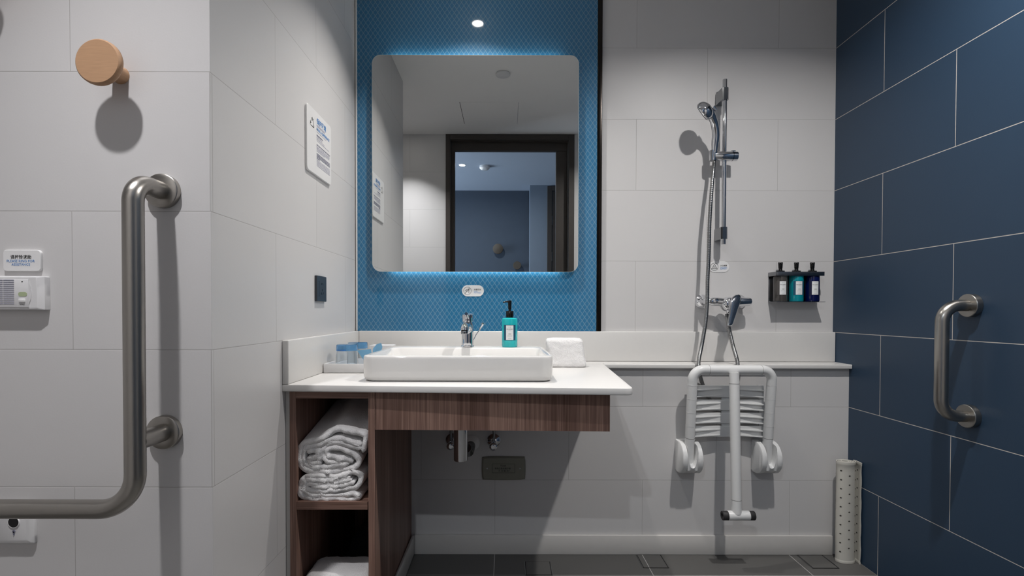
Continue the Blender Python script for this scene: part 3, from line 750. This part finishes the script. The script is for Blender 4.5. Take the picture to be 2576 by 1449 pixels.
for s in (-1, 1): obj('screw', cyl(bm_new(), (pc.x+s*.0665, YL-.0085, pc.z+.0005), (pc.x+s*.0665, YL-.0102, pc.z+.0005), .003, 16), m_steel2, bp)

# ------------------------------------------------------------------ L-shaped grab bar
GX, GY = -.7405, 1.000
f1, f2 = Vector((GX, YF, 1.2425)), Vector((GX-.0015, YF, .7225))
gz = .588
gb = thing('grab_bar', 'large L-shaped brushed steel grab bar on the pale wall', 'grab bar', (GX, YF, gz))
obj('bent_tube', tube(bm_new(), fillet([(GX, YF-.012, 1.2425), (GX, GY, 1.2425), (GX, GY, gz), (-1.42, GY, gz)], [.042, .072], 16), .0188, 32), m_steel, gb, True, 60)
obj('post', tube(bm_new(), [(GX, YF-.012, f2.z), (GX, GY+.006, f2.z)], .0188, 28, caps=False), m_steel, gb)
obj('post', tube(bm_new(), [(-1.42, YF-.012, gz), (-1.42, GY-.0188, gz)], .0188, 28), m_steel, gb)
for fx, fzz in ((GX, f1.z), (GX, f2.z), (-1.42, gz)):
    obj('wall_flange', lathe(bm_new(), [(0, .0362), (.0115, .0362), (.0130, .0345), (.0134, .0195)], (fx, YF-.0003, fzz), (0, -1, 0), 48), m_steel, gb)

# right grab bar
RY, RZ1, RZ0, RX = 1.500, 1.0065, .6755, 1.300
gb = thing('grab_bar', 'short vertical dark steel grab handle on the navy tiled wall', 'grab bar', (XR, RY, RZ0))
obj('bent_tube', tube(bm_new(), fillet([(XR-.018, RY, RZ1), (RX, RY, RZ1), (RX, RY, RZ0), (XR-.018, RY, RZ0)], .050, 16), .0172, 32), m_steel, gb, True, 60)
for z in (RZ1, RZ0):
    obj('wall_flange', lathe(bm_new(), [(0, .0345), (.0165, .0345), (.0180, .033), (.0184, .0175)], (XR-.0003, RY, z), (-1, 0, 0), 48), m_steel, gb)

# ------------------------------------------------------------------ coat knobs
def knob(x, z, yw, label, r=.0465, sgn=-1, out=.052, group='wooden coat knobs'):
    t = thing('coat_knob', label, 'coat hook', (x, yw, z), group)
    wd = m_knobwood if sgn < 0 else m_knobdark
    obj('stem', lathe(bm_new(), [(.0003, .0185), (.004, .0175), (out-.010, .0165), (out-.002, .020)], (x, yw, z), (0, sgn, 0), 32), wd, t)
    obj('disc', lathe(bm_new(), [(out-.004, r*.86), (out+.001, r*.985), (out+.005, r), (out+.010, r*.985), (out+.0125, r*.93)], (x, yw, z), (0, sgn, 0), 48), wd, t)
knob(-.832, 1.4915, YF, 'round beech coat knob above the L-shaped grab bar')
knob(-1.101, 1.682, YF, 'round coat knob at the top left corner, mostly seen by its shadow')
knob(-.100, 1.712, YH, 'large round wooden knob on the dark hall wall, seen in the mirror', .060, 1)
knob(.124, 1.520, YH, 'smaller lower wooden knob on the dark hall wall, seen in the mirror', .048, 1)

# ------------------------------------------------------------------ call box, signs, switches on the wc wall
cbx = thing('call_box', 'white emergency call intercom with speaker slots and call button', 'intercom', (-1.062, YF, .986))
x0, x1, z0, z1 = -1.1340, -.9900, .9858, 1.0588
mx, mz = (x0+x1)/2, (z0+z1)/2
bm = bm_new(); loft(bm, [[Vector((x, YF-.0003, z)) for x, z in rr(mx, mz, (x1-x0)/2, (z1-z0)/2, .003, 3)], [Vector((x, YF-.013, z)) for x, z in rr(mx, mz, (x1-x0)/2, (z1-z0)/2, .003, 3)], [Vector((x, YF-.017, z)) for x, z in rr(mx, mz, (x1-x0)/2-.009, (z1-z0)/2-.001, .004, 3)], [Vector((x, YF-.0185, z)) for x, z in rr(mx, mz, (x1-x0)/2-.011, (z1-z0)/2-.003, .004, 3)]])
obj('housing', bm, m_whitem, cbx, True, 30)
fy = YF-.0187
bm = B(x0+.014, -1.0185, fy-.0012, fy+.0005, z0+.006, z1-.007, .0008)
b2 = [(-1.0185, z0+.006), (-1.0180, z0+.014), (-1.0140, z0+.024), (-1.0122, mz), (-1.0140, mz+.013), (-1.0175, z1-.014), (-1.0185, z1-.007)]
loft(bm, [[Vector((x, fy+.0004, z)) for x, z in b2], [Vector((x, fy-.0012, z)) for x, z in b2]])
obj('face_plate', bm, m_whitem, cbx, True, 30)
bm = bm_new()
for i in range(13):
    z = z0+.0125+i*.0042; w0 = .004 if 2 < i < 10 else .007
    box(bm, -1.1175+w0, -1.0730, fy-.0016, fy-.0011, z, z+.0017); box(bm, -1.0715, -1.0490, fy-.0016, fy-.0011, z, z+.0017)
obj('speaker_slots', bm, m_inkg, cbx, False)
obj('indicator', slab(bm_new(), rr(-1.0305, mz-.0025, .0092, .0048, .0045, 4), lambda u, v, t: Vector((u, t, v)), fy, fy-.0018), m_green, cbx)
obj('call_button', B(-1.0380, -1.0250, fy-.0036, fy, mz-.0195, mz-.0125, .0008), m_white, cbx)
obj('microphone_hole', cyl(bm_new(), (-1.0315, fy-.0014, z1-.0125), (-1.0315, fy, z1-.0125), .0015, 12), m_ink, cbx)
text('lettering', 'CALL', cbx, m_ink, (-1.0310, fy-.0012, mz-.0245), .0095)

sg = thing('assistance_sign', 'white rounded sign with ring for assistance text above the intercom', 'sign', (-1.0455, YF, 1.0695))
sp_ = obj('plate', slab(bm_new(), rr(-1.0455, 1.0928, .0405, .0228, .007, 5), lambda u, v, t: Vector((u, t, v)), YF-.0003, YF-.0058, .0008), m_white, sg, True, 30)
text('lettering', '请按铃求助', sp_, m_ink, (-1.0470, YF-.0059, 1.1005), .0445, bold=True)
text('lettering', 'PLEASE RING FOR', sp_, m_inkb, (-1.0472, YF-.0059, 1.0917), .0600)
text('lettering', 'ASSISTANCE', sp_, m_inkb, (-1.0472, YF-.0059, 1.0842), .0400)

ob = thing('cord_outlet', 'white wall socket with round dark opening, behind the lower grab bar', 'outlet', (-1.066, YF, .4785))
bm = bm_new(); px0, px1, pz0, pz1 = -1.114, -1.0245, .4785, .565
mx, mz = (px0+px1)/2, (pz0+pz1)/2
loft(bm, [[Vector((x, YF-.0003, z)) for x, z in rr(mx, mz, .045, .0435, .003, 3)], [Vector((x, YF-.006, z)) for x, z in rr(mx, mz, .045, .0435, .003, 3)], [Vector((x, YF-.010, z)) for x, z in rr(mx, mz, .0405, .0405, .003, 3)], [Vector((x, YF-.012, z)) for x, z in rr(mx, mz, .033, .034, .003, 3)]])
obj('plate', bm, m_whitem, ob, True, 30)
hc = at(34, 1314, YF-.013)
obj('opening', cyl(bm_new(), (hc.x, YF-.0135, hc.z), (hc.x, YF-.012, hc.z), .0112, 32), m_hole, ob)
obj('opening_ring', lathe(bm_new(), [(0, .0125), (.0016, .0122), (.0016, .0113), (0, .0112)], (hc.x, YF-.0121, hc.z), (0, -1, 0), 36, caps=False), m_white, ob)
bm = cyl(bm_new(), (hc.x, YF-.0132, hc.z-.0200), (hc.x, YF-.012, hc.z-.0200), .003, 16); box(bm, hc.x-.0012, hc.x+.0012, YF-.0132, YF-.012, hc.z-.028, hc.z-.020)
obj('keyhole', bm, m_inkg, ob, False)

# ------------------------------------------------------------------ notice and socket on the left side wall
RIGHT, UP = (0, 1, 0), (0, 0, 1)
ntc = thing('notice_plaque', 'white square notice with recycling symbol on the side wall', 'sign', (XS, 1.713, 1.4375))
n0, n1, nz0, nz1 = 1.603, 1.823, 1.4375, 1.6480
npl = obj('plate', slab(bm_new(), rr((n0+n1)/2, (nz0+nz1)/2, (n1-n0)/2, (nz1-nz0)/2, .012, 5), lambda u, v, t: Vector((t, u, v)), XS+.0003, XS+.0072, .001), m_white, ntc, True, 30)
nx = XS+.0073
def npt(u, v): return (nx, n0+u*(n1-n0), nz0+v*(nz1-nz0))
text('lettering', '保护环境', npl, m_inkb, npt(.365, .865), .088*.98, RIGHT, UP, align='LEFT', bold=True)
text('lettering', '▬▬▬▬▬', npl, m_inkl, npt(.365, .79), .075, RIGHT, UP, align='LEFT', height=.006)
text('lettering', 'MAKE A DIFFERENCE', npl, m_inkb, npt(.365, .735), .120, RIGHT, UP, align='LEFT', bold=True)
def bars(nm, m, rows):
    bm = bm_new()
    for (v, u1, hgt) in rows:
        u = .365; rnd = random.Random(int(v*1e4))
        while u < u1-.01:
            w = min(rnd.uniform(.03, .09), u1-u); a = Vector(npt(u, v)); b = Vector(npt(u+w*.86, v))
            bm.faces.new([bm.verts.new(q+Vector((.0003, 0, s*hgt/2))) for q, s in ((a, -1), (b, -1), (b, 1), (a, 1))]); u += w
    return obj(nm, bm, m, npl, False)
bars('fine_print', m_inkl, [(.69, .78, .002), (.60, .6, .003), (.575, .7, .002), (.55, .9, .0018)] + [(.455-.022*i, .92 if i < 3 else .7, .0026) for i in range(4)] + [(.245-.022*i, .93, .0022) for i in range(5)])
bars('fine_print', m_inkg, [(.635, .62, .005), (.485, .94, .0035)] + [(.345-.024*i, .93 if i != 3 else .5, .0036) for i in range(4)])
tri = []
for k in range(3):
    a = PI/2 + k*2*PI/3; b = a + 2*PI/3; P0 = Vector((math.cos(a), math.sin(a)))*.021; P1 = Vector((math.cos(b), math.sin(b)))*.021
    d_ = (P1-P0).normalized(); nn = Vector((-d_.y, d_.x))
    tri.append([P0+d_*.005, P1-d_*.007]); e = P1-d_*.007
    tri.append([e-d_*.005+nn*.004, e, e-d_*.005-nn*.004])
    tri.append([P1-d_*.007, P1+(-d_*.002)+Vector((0, 0))])
strokes('recycling_symbol', npl, m_ink, tri, .0018, npt(.19, .76), RIGHT, UP)

so = thing('wall_socket', 'dark grey power socket on the side wall above the worktop', 'socket', (XS, 1.723, 1.018))
s0, s1, sz0, sz1 = 1.680, 1.768, 1.0178, 1.1045
obj('plate', slab(bm_new(), rr((s0+s1)/2, (sz0+sz1)/2, (s1-s0)/2, (sz1-sz0)/2, .002, 3), lambda u, v, t: Vector((t, u, v)), XS+.0003, XS+.0085, .001), m_socket, so, True, 30)
obj('insert', slab(bm_new(), rr((s0+s1)/2, (sz0+sz1)/2, .026, .026, .001, 2), lambda u, v, t: Vector((t, u, v)), XS+.0086, XS+.0092), m_socket, so, False)
strokes('pin_holes', so, m_black, [[(-.008, .014), (-.004, .019)], [(.008, .014), (.004, .019)], [(0, -.002), (0, -.008)], [(-.010, -.013), (-.006, -.019)], [(.010, -.013), (.006, -.019)]], .0026, (XS+.0093, (s0+s1)/2, (sz0+sz1)/2), RIGHT, UP)

# sticker signs
def sticker(name, label, cxx, cz, w, h_, y, icon, cn, en1, en2):
    t = thing(name, label, 'sign', (cxx, y, cz-h_/2))
    t = obj('plate', slab(bm_new(), rr(cxx, cz, w/2, h_/2, h_/2-.0002, 10), lambda u, v, q: Vector((u, q, v)), y-.0002, y-.0016, .0004), m_white, t, True, 30)
    ic = (cxx-w/2+h_*.5, y-.0017, cz)
    strokes('icon_ring', t, m_ink, [circ(h_*.34)], .0011, ic)
    strokes('icon', t, m_ink, icon, .0013, ic)
    text('lettering', cn, t, m_ink, (cxx+w*.055, y-.0017, cz+h_*.12), w*.32, bold=True, align='LEFT')
    text('lettering', en1, t, m_inkb, (cxx+w*.055, y-.0017, cz-h_*.05), w*(.32 if len(en1) > 4 else .16), align='LEFT')
    text('lettering', en2, t, m_inkb, (cxx+w*.055, y-.0017, cz-h_*.18), w*.32, align='LEFT')
tap_icon = [[(-.011, -.011), (.010, .010)], [(.0055, .012), (.0055, -.010)], [(.007, .004), (-.001, .006), (-.007, .003), (-.009, -.001), (-.003, -.001), (.005, .004)]]
slip_icon = [[(0, .012), (-.0115, -.0085), (.0115, -.0085), (0, .012)], [(.001, .004), (.003, -.001)], [(-.005, 0), (-.001, -.003), (-.003, -.008)], [(.004, -.006), (.006, -.003)]]
sticker('water_sign', 'small white pill-shaped non-potable water sign on the blue panel', -.1418, 1.0722, .0925, .0470, PY, tap_icon, '非直饮水', 'NON-', 'POTABLE')
sticker('caution_sign', 'small white pill-shaped slippery floor sign behind the shower hose', .9035, 1.1770, .0865, .0465, YB, slip_icon, '小心地滑', 'CAUTION', 'SLIPPERY')

# ------------------------------------------------------------------ shower rail, handset, mixer
RXX, RYY = .8952, 2.080
rl_ = thing('shower_rail', 'chrome vertical shower slide rail with two wall brackets', 'shower rail', (RXX, YB, 1.264))
obj('rail', cyl(bm_new(), (RXX, RYY, 1.264), (RXX, RYY, 1.940), .0092, 28, .001), m_chrome, rl_)
for z in (1.880, 1.310):
    bm = bm_new(); zz0, zz1 = z-.0245, z+.0245
    pl = [(RXX-.0135, RYY-.006), (RXX-.008, RYY-.012), (RXX+.008, RYY-.012), (RXX+.0135, RYY-.006), (RXX+.0135, YB-.0004), (RXX-.0135, YB-.0004)]
    loft(bm, [[Vector((x, y, zz0)) for x, y in pl], [Vector((x, y, zz1)) for x, y in pl]])
    obj('wall_bracket', bm, m_steel2, rl_, False)
SZ = 1.6265
sl = obj('slider', cyl(bm_new(), (.8500, RYY, SZ), (.9475, RYY, SZ), .0195, 36, .002), m_chrome, rl_)
obj('slider_ring', lathe(bm_new(), [(0, .0195), (0, .0200), (.0015, .0200), (.0015, .0195)], (.927, RYY, SZ), (1, 0, 0), 36, caps=False), m_darktrim, sl)
obj('slider_button', B(.9220, .9400, RYY-.006, RYY+.006, SZ+.0175, SZ+.0225, .001), m_chrome, sl)
obj('handset_cradle', tube(bm_new(), [(.8465, RYY-.004, SZ-.020), (.8485, RYY-.004, SZ+.020)], [.0140, .0165], 24), m_chrome, sl)

hs = thing('shower_handset', 'chrome hand shower resting in the slider', 'shower head', (.848, RYY, SZ))
hp = [at(1797, 388, 2.072), at(1799, 362, 2.065), at(1801, 338, 2.055), at(1798, 314, 2.043), at(1792, 296, 2.030), at(1785, 283, 2.018)]
cp = cat(hp, 6); nn_ = len(cp)
obj('handle', tube(bm_new(), cp, [.0105+.0045*min(1, i/8)+(.003*max(0, (i-nn_*.65)/(nn_*.35))) for i in range(nn_)], 28), m_chrome, hs)
ax = Vector((-.80, .66, -.58)).normalized(); hc_ = at(1777, 276, 2.010)
obj('head', lathe(bm_new(), [(-.020, .006), (-.018, .018), (-.012, .029), (-.003, .037), (.008, .0395), (.016, .0395), (.018, .0375)], hc_, ax, 48), m_chrome, hs, True, 50)
obj('spray_face', lathe(bm_new(), [(.0181, .036), (.020, .034), (.0205, .015)], hc_, ax, 40), m_rubber, hs)
q = at(1793, 270, 2.015); obj('spray_selector', tube(bm_new(), [q, q+Vector((.014, 0, -.012))], [.010, .006], 16), m_chrome, hs)
hose_pts = [at(1797, 404, 2.074), at(1795, 425, 2.078), at(1790, 480, 2.066), at(1785, 560, 2.055), at(1783, 640, 2.052), at(1780, 705, 2.048), at(1779, 760, 2.044), at(1775, 810, 2.036), at(1766, 865, 2.022), at(1758, 905, 2.003),
            at(1758, 925, 2.003), at(1761, 945, 2.010), at(1767, 965, 2.0225), at(1782, 1000, 2.0245), at(1812, 1022, 2.0245), at(1840, 1003, 2.0245), at(1854, 965, 2.0225), at(1857, 945, 2.010), at(1856, 925, 2.003), at(1854, 905, 2.006), at(1844, 870, 2.035), at(1836, 835, 2.045), at(1830, 803, 2.050), at(1829, 790, 2.052)]
hz = cat(hose_pts, 1)
dense = cat(hose_pts, 40); rads = [.0072+(.0007 if i % 3 == 0 else 0) for i in range(len(dense))]
hose = tag(obj('shower_hose', tube(bm_new(), dense, rads, 16), m_hose, None, True, 50), 'ribbed metal hose looping from hand shower down to the mixer', 'hose')

mxz = 1.0285
mx_ = thing('shower_mixer', 'chrome wall shower mixer with dark reflecting lever', 'shower mixer', (.91, YB, 1.0))
cL, cR = at(1766, 757, YB), at(1858, 762, YB)
MYY = 2.082
for c_ in (cL, cR):
    obj('rosette', lathe(bm_new(), [(0, .0300), (.0015, .0310), (.004, .0305), (.016, .017), (.020, .0145), (.045, .0145)], (c_.x, YB-.0004, mxz), (0, -1, 0), 40), m_chrome, mx_)
obj('crossbar', tube(bm_new(), cat([(cL.x-.002, YB-.040, mxz), (cL.x+.012, MYY-.002, mxz), (cL.x+.04, MYY-.006, mxz-.001), (.90, MYY-.010, mxz-.004)], 5), [.0150]*6+[.0175]*10, 28), m_chrome, mx_)
obj('crossbar', tube(bm_new(), [(.90, MYY-.010, mxz-.004), (.960, MYY-.008, mxz-.001), (1.002, MYY-.004, mxz), (1.008, MYY-.004, mxz), (1.0115, MYY-.004, mxz)], [.0195, .018, .0170, .0145, .009], 28), m_chrome, mx_)
cc = at(1827, 766, MYY)
obj('cartridge_dome', lathe(bm_new(), [(-.014, .020), (-.004, .0280), (.008, .0300), (.022, .0295), (.034, .0255), (.040, .019), (.043, .008)], (cc.x, MYY, cc.z), (.18, -1, .08), 40), m_chrome, mx_, True, 60)
obj('hose_outlet', lathe(bm_new(), [(0, .0115), (.018, .0105), (.020, .0088), (.026, .0088), (.027, .0100), (.038, .0100)], (cc.x+.001, 2.0575, cc.z-.020), (0, -.1, -1), 24), m_chrome, mx_)
# lever: flat tapering paddle in front of the dome
lv0, lv1 = at(1852, 752, 2.030), at(1836, 820, 1.985)
dv = (lv1-lv0); up_ = Vector((1, .45, .0)).normalized(); nn3 = up_.cross(dv.normalized()).normalized()
bm = bm_new(); loops = []
for t_, hw_, th in ((-.16, .010, .005), (-.12, .020, .007), (-.02, .0270, .009), (.12, .0280, .009), (.35, .0235, .008), (.65, .0180, .007), (.9, .0145, .006), (.98, .0115, .005), (1.0, .006, .003)):
    c_ = lv0 + dv*t_
    loops.append([c_ + up_*hw_*math.cos(a) + nn3*th*math.sin(a) for a in [2*PI*k/20 for k in range(20)]])
loft(bm, loops); obj('lever_handle', bm, m_chrome, mx_, True, 60)
obj('lever_neck', tube(bm_new(), [(cc.x+.006, MYY-.036, cc.z+.002), tuple(lv0+Vector((.0, .012, -.001)))], [.014, .012], 20), m_chrome, mx_)

# ------------------------------------------------------------------ folding shower seat
TX0, TX1, TZT = .7255, 1.0335, .7605
R_ = .0184
def ty(z): return 1.980 - (z-.47)*(.030/.29)
st = thing('folding_shower_bench', 'white folding wall-mounted shower seat with hanging centre leg', 'shower seat', ((TX0+TX1)/2, YL, .34))
path = fillet([(TX0, ty(.385), .385), (TX0, ty(TZT), TZT), (TX1, ty(TZT), TZT), (TX1, ty(.385), .385)], .040, 14)
sf = obj('frame_tube', tube(bm_new(), path, R_, 32), m_nylon, st, True, 60)
for x in (TX0, TX1):
    for pyy in (970, 1005, 1040, 1075, 1107):
        z = at(1740, pyy, 1.96-R_).z; 
        obj('joint_ring', lathe(bm_new(), [(0, R_+.0001), (0, R_+.0004), (.0014, R_+.0004), (.0014, R_+.0001)], (x, ty(z), z), (0, -.103, 1), 32, caps=False), m_nylon_d if pyy == 1107 else m_white, sf)
for px in (1784, 1916):
    q = at(px, 930, ty(TZT)-R_)
    obj('joint_ring', lathe(bm_new(), [(0, R_+.0001), (0, R_+.0004), (.0012, R_+.0004), (.0012, R_+.0001)], (q.x*1.007, ty(TZT), TZT), (1, 0, 0), 32, caps=False), m_nylon_d, sf)
# seat shell: curved panel with four slats, two ribs each
sy_ = 1.9985; xm = (TX0+TX1)/2
pz = lambda py: at(1850, py, sy_-.004).z
slats = [(970, 1000), (1006, 1033), (1039, 1066), (1072, 1099.5)]
seat = None
for si, (a, b) in enumerate(slats):
    bm = bm_new(); zt_, zb_ = pz(a), pz(b)
    box(bm, TX0+.014, TX1-.014, sy_, sy_+.006, zb_, zt_, .001)
    for fz_ in (.34, .86):
        zc = zt_ + (zb_-zt_)*fz_
        for s in (-1, 1):
            # wedge rib: shallow at the middle, deep near the tube
            xi, xo = xm+s*.022, xm+s*(TX1-xm-.012)
            zi, zo = zc+.0015, zc-.0030
            pts_i = [(xi, sy_+.001, zi-.0016), (xi, sy_-.0012, zi-.0016), (xi, sy_-.0012, zi+.0016), (xi, sy_+.001, zi+.0016)]
            pts_m = [(xi+(xo-xi)*.5, sy_+.001, (zi+zo)/2-.002), (xi+(xo-xi)*.5, sy_-.007, (zi+zo)/2-.002), (xi+(xo-xi)*.5, sy_-.007, (zi+zo)/2+.002), (xi+(xo-xi)*.5, sy_+.001, (zi+zo)/2+.002)]
            pts_o = [(xo, sy_+.001, zo-.0022), (xo, sy_-.014, zo-.0022), (xo, sy_-.014, zo+.0022), (xo, sy_+.001, zo+.0022)]
            loft(bm, [[Vector(q) for q in pp] for pp in (pts_i, pts_m, pts_o)])
    obj('seat_slat', bm, m_nylon, st, False)
bm = B(TX0+.004, TX0+.022, sy_+.0062, sy_+.014, pz(1099.5), pz(970)); box(bm, TX1-.022, TX1-.004, sy_+.0062, sy_+.014, pz(1099.5), pz(970)); box(bm, xm-.018, xm+.018, sy_+.0062, sy_+.012, pz(1099.5), pz(970))
obj('seat_backing', bm, m_nylon, st, False)
# wall hinges
for x in (TX0+.003, TX1+.003):
    hx0, hx1 = x-.040, x+.040; zc, hr = .4055, .065
    def dprof(i=0, d=.092):
        out = [(YL-.0004, zc+hr-i-.001)]
        for k in range(19):
            a = PI/2 - PI*k/18; out.append((YL-.012-(d-.012-i)*math.cos(a)**.8 if math.cos(a) > 1e-6 else YL-.012, zc+(hr-i)*math.sin(a)))
        out.append((YL-.0004, zc-hr+i+.010)); return out
    hg = None
    bm = bm_new()
    for (xa, xb) in ((hx0, x-.0195), (x+.0195, hx1)):
        pr0, pr1 = dprof(.003), dprof(0)
        loft(bm, [[Vector((xa, y, z)) for y, z in pr0], [Vector((xa+.003, y, z)) for y, z in pr1], [Vector((xb-.002, y, z)) for y, z in pr1], [Vector((xb, y, z)) for y, z in dprof(.002)]])
    # U-shaped floor of the slot
    loops = []
    for k in range(13):
        t_ = k/12; xx = x-.0195+.039*t_; s_ = abs(2*t_-1)
        top = zc-.018+.075*(s_**3.5); fr = .088
        loops.append([Vector((xx, YL-.001, top)), Vector((xx, YL-fr+.02, top)), Vector((xx, YL-fr+.008, top-.004)), Vector((xx, YL-fr+.002, top-.012)), Vector((xx, YL-fr+.006, zc-.040)), Vector((xx, YL-.045, zc-.060)), Vector((xx, YL-.001, zc-.060))])
    loft(bm, loops)
    hg = obj('wall_hinge', bm, m_nylon, st, True, 45)
    obj('hinge_plate', B(hx0-.001, hx1+.001, YL-.009, YL-.0003, zc-.060, zc+hr, .002), m_nylon, hg)
# centre leg with T foot
lx = .8725; l0, l1 = Vector((lx+.004, 1.931, .752)), Vector((lx+.0005, 1.893, .223))
ux = Vector((0, 0, 0))
lt = [l0.lerp(l1, k/12) for k in range(13)]
lg = obj('centre_leg', tube(bm_new(), lt, R_, 30), m_nylon, st, True, 60)
for pyy, mm in ((970, m_nylon_d), (1261, m_nylon_d)):
    z = at(1850, pyy, 1.90-R_).z; f_q = (l0.z-z)/(l0.z-l1.z); q = l0.lerp(l1, f_q)
    obj('joint_ring', lathe(bm_new(), [(0, R_+.0001), (0, R_+.0004), (.0013, R_+.0004), (.0013, R_+.0001)], q, (l0-l1), 32, caps=False), mm, lg)
fzc = at(1859, 1297, 1.893).z
ft = obj('foot', cyl(bm_new(), (lx-.0330, 1.893, fzc), (lx+.0480, 1.893, fzc), .0182, 30, .001), m_nylon, st)
bm = lathe(bm_new(), [(0, .0172), (.019, .0172), (.0205, .016), (.0205, .0085), (.006, .008), (.006, .001)], (lx-.0332, 1.893, fzc), (-1, 0, 0), 30)
obj('rubber_end', bm, m_rubber, ft)
obj('rubber_end', lathe(bm_new(), [(0, .0172), (.0185, .0172), (.020, .016)], (lx+.0482, 1.893, fzc), (1, 0, 0), 30), m_rubber, ft)

# ------------------------------------------------------------------ rolled bath mat
mc_ = Vector((1.3405, 1.978)); pts = []
turns = 3.25
for k in range(int(turns*28)):
    t_ = k/28; ang = -PI*.35 + t_*2*PI; g = .30 + .70*t_/turns
    pts.append(Vector((mc_.x+.0375*g*math.cos(ang), mc_.y+.0255*g*math.sin(ang))))
# loose outer end coming forward along the wall
last = pts[-1]; 
pts += cat([last, last+Vector((.004, -.001)), Vector((1.384, 1.992)), Vector((1.386, 1.972)), Vector((1.383, 1.948))], 6)[1:]
pts = [Vector((min(p_.x, 1.3868), min(p_.y, YL-.0145))) for p_ in pts]
bm = bm_new(); th = .0022; n_ = len(pts)
tg = [(pts[min(i+1, n_-1)]-pts[max(i-1, 0)]).normalized() for i in range(n_)]
left = [p_+Vector((-t_.y, t_.x))*th/2 for p_, t_ in zip(pts, tg)]; rght = [p_-Vector((-t_.y, t_.x))*th/2 for p_, t_ in zip(pts, tg)]
ring = left + rght[::-1]
zl = [0.0008, .004, .010, .0115, .013] + [.013+(.385-.013)*k/16 for k in range(1, 17)] + [.387, .393, .3975, .3985]
loops = []
for z in zl:
    th2 = th/2*(1.9 if (z < .0105 or z > .3865) else 1)
    l_ = [p_+Vector((-t_.y, t_.x))*th2 for p_, t_ in zip(pts, tg)]; r_2 = [p_-Vector((-t_.y, t_.x))*th2 for p_, t_ in zip(pts, tg)]
    wob = lambda i, z: .0015*math.sin(z*70+i)*(1 if i > n_-14 else 0)
    loops.append([Vector((p_.x, p_.y+wob(i if i < n_ else 2*n_-1-i, z), z)) for i, p_ in enumerate(l_+r_2[::-1])])
vs = loft(bm, loops, False, False)
for end in (0, -1):
    vr = vs[end]
    for i in range(n_-1):
        f = [vr[i], vr[i+1], vr[2*n_-2-i], vr[2*n_-1-i]]; bm.faces.new(f if end else f[::-1])
# small drain holes in staggered rows on the outer layer
acc = 0; marks = []
start = n_-1-26-24
for i in range(start, n_-2):
    acc += (pts[i+1]-pts[i]).length
    if acc > .0265: marks.append(i); acc = 0
for mi, i in enumerate(marks):
    t_ = tg[i]
    for k in range(10):
        z = .045+.0355*k+(.017 if mi % 2 else 0)
        if z > .375: continue
        for s in (1, -1):
            nn = Vector((-t_.y, t_.x))*s; c_ = pts[i]+nn*(th/2+.0004)
            rng = [bm.verts.new(Vector((c_.x+t_.x*.0036*math.cos(a), c_.y+t_.y*.0036*math.cos(a), z+.0029*math.sin(a)))) for a in [2*PI*q/10 for q in range(10)]]
            f = bm.faces.new(rng); f.material_index = 1
tag(obj('bath_mat', bm, [m_mat, m_dimple], None, True, 50), 'rolled off-white rubber bath mat standing in the corner', 'bath mat')

# ------------------------------------------------------------------ floor drains
for (xa, xb, ya, yb, lab) in ((.0762, .1730, 1.866, 1.967, 'square tiled floor drain below the cover plate'), (.5300, .6260, 1.920, YL-.013, 'square tiled floor drain under the worktop corner, at the skirting'), (1.1820, 1.2805, 1.920, YL-.013, 'square tiled floor drain beside the rolled bath mat')):
    t = thing('floor_drain', lab, 'drain', ((xa+xb)/2, (ya+yb)/2, 0), 'tiled floor drains')
    obj('frame', B(xa-.002, xb+.002, ya-.002, yb, .0001, .0006), m_hole, t, False)
    e = obj('drain_insert', B(xa+.002, xb-.002, ya+.002, yb-.003, .0007, .0014), m_floor, t, False)
    bm = B(xa-.003, xa-.001, ya, yb, .0006, .0016); box(bm, xb+.001, xb+.003, ya, yb, .0006, .0016)
    obj('steel_edge', bm, m_steel2, t, False)
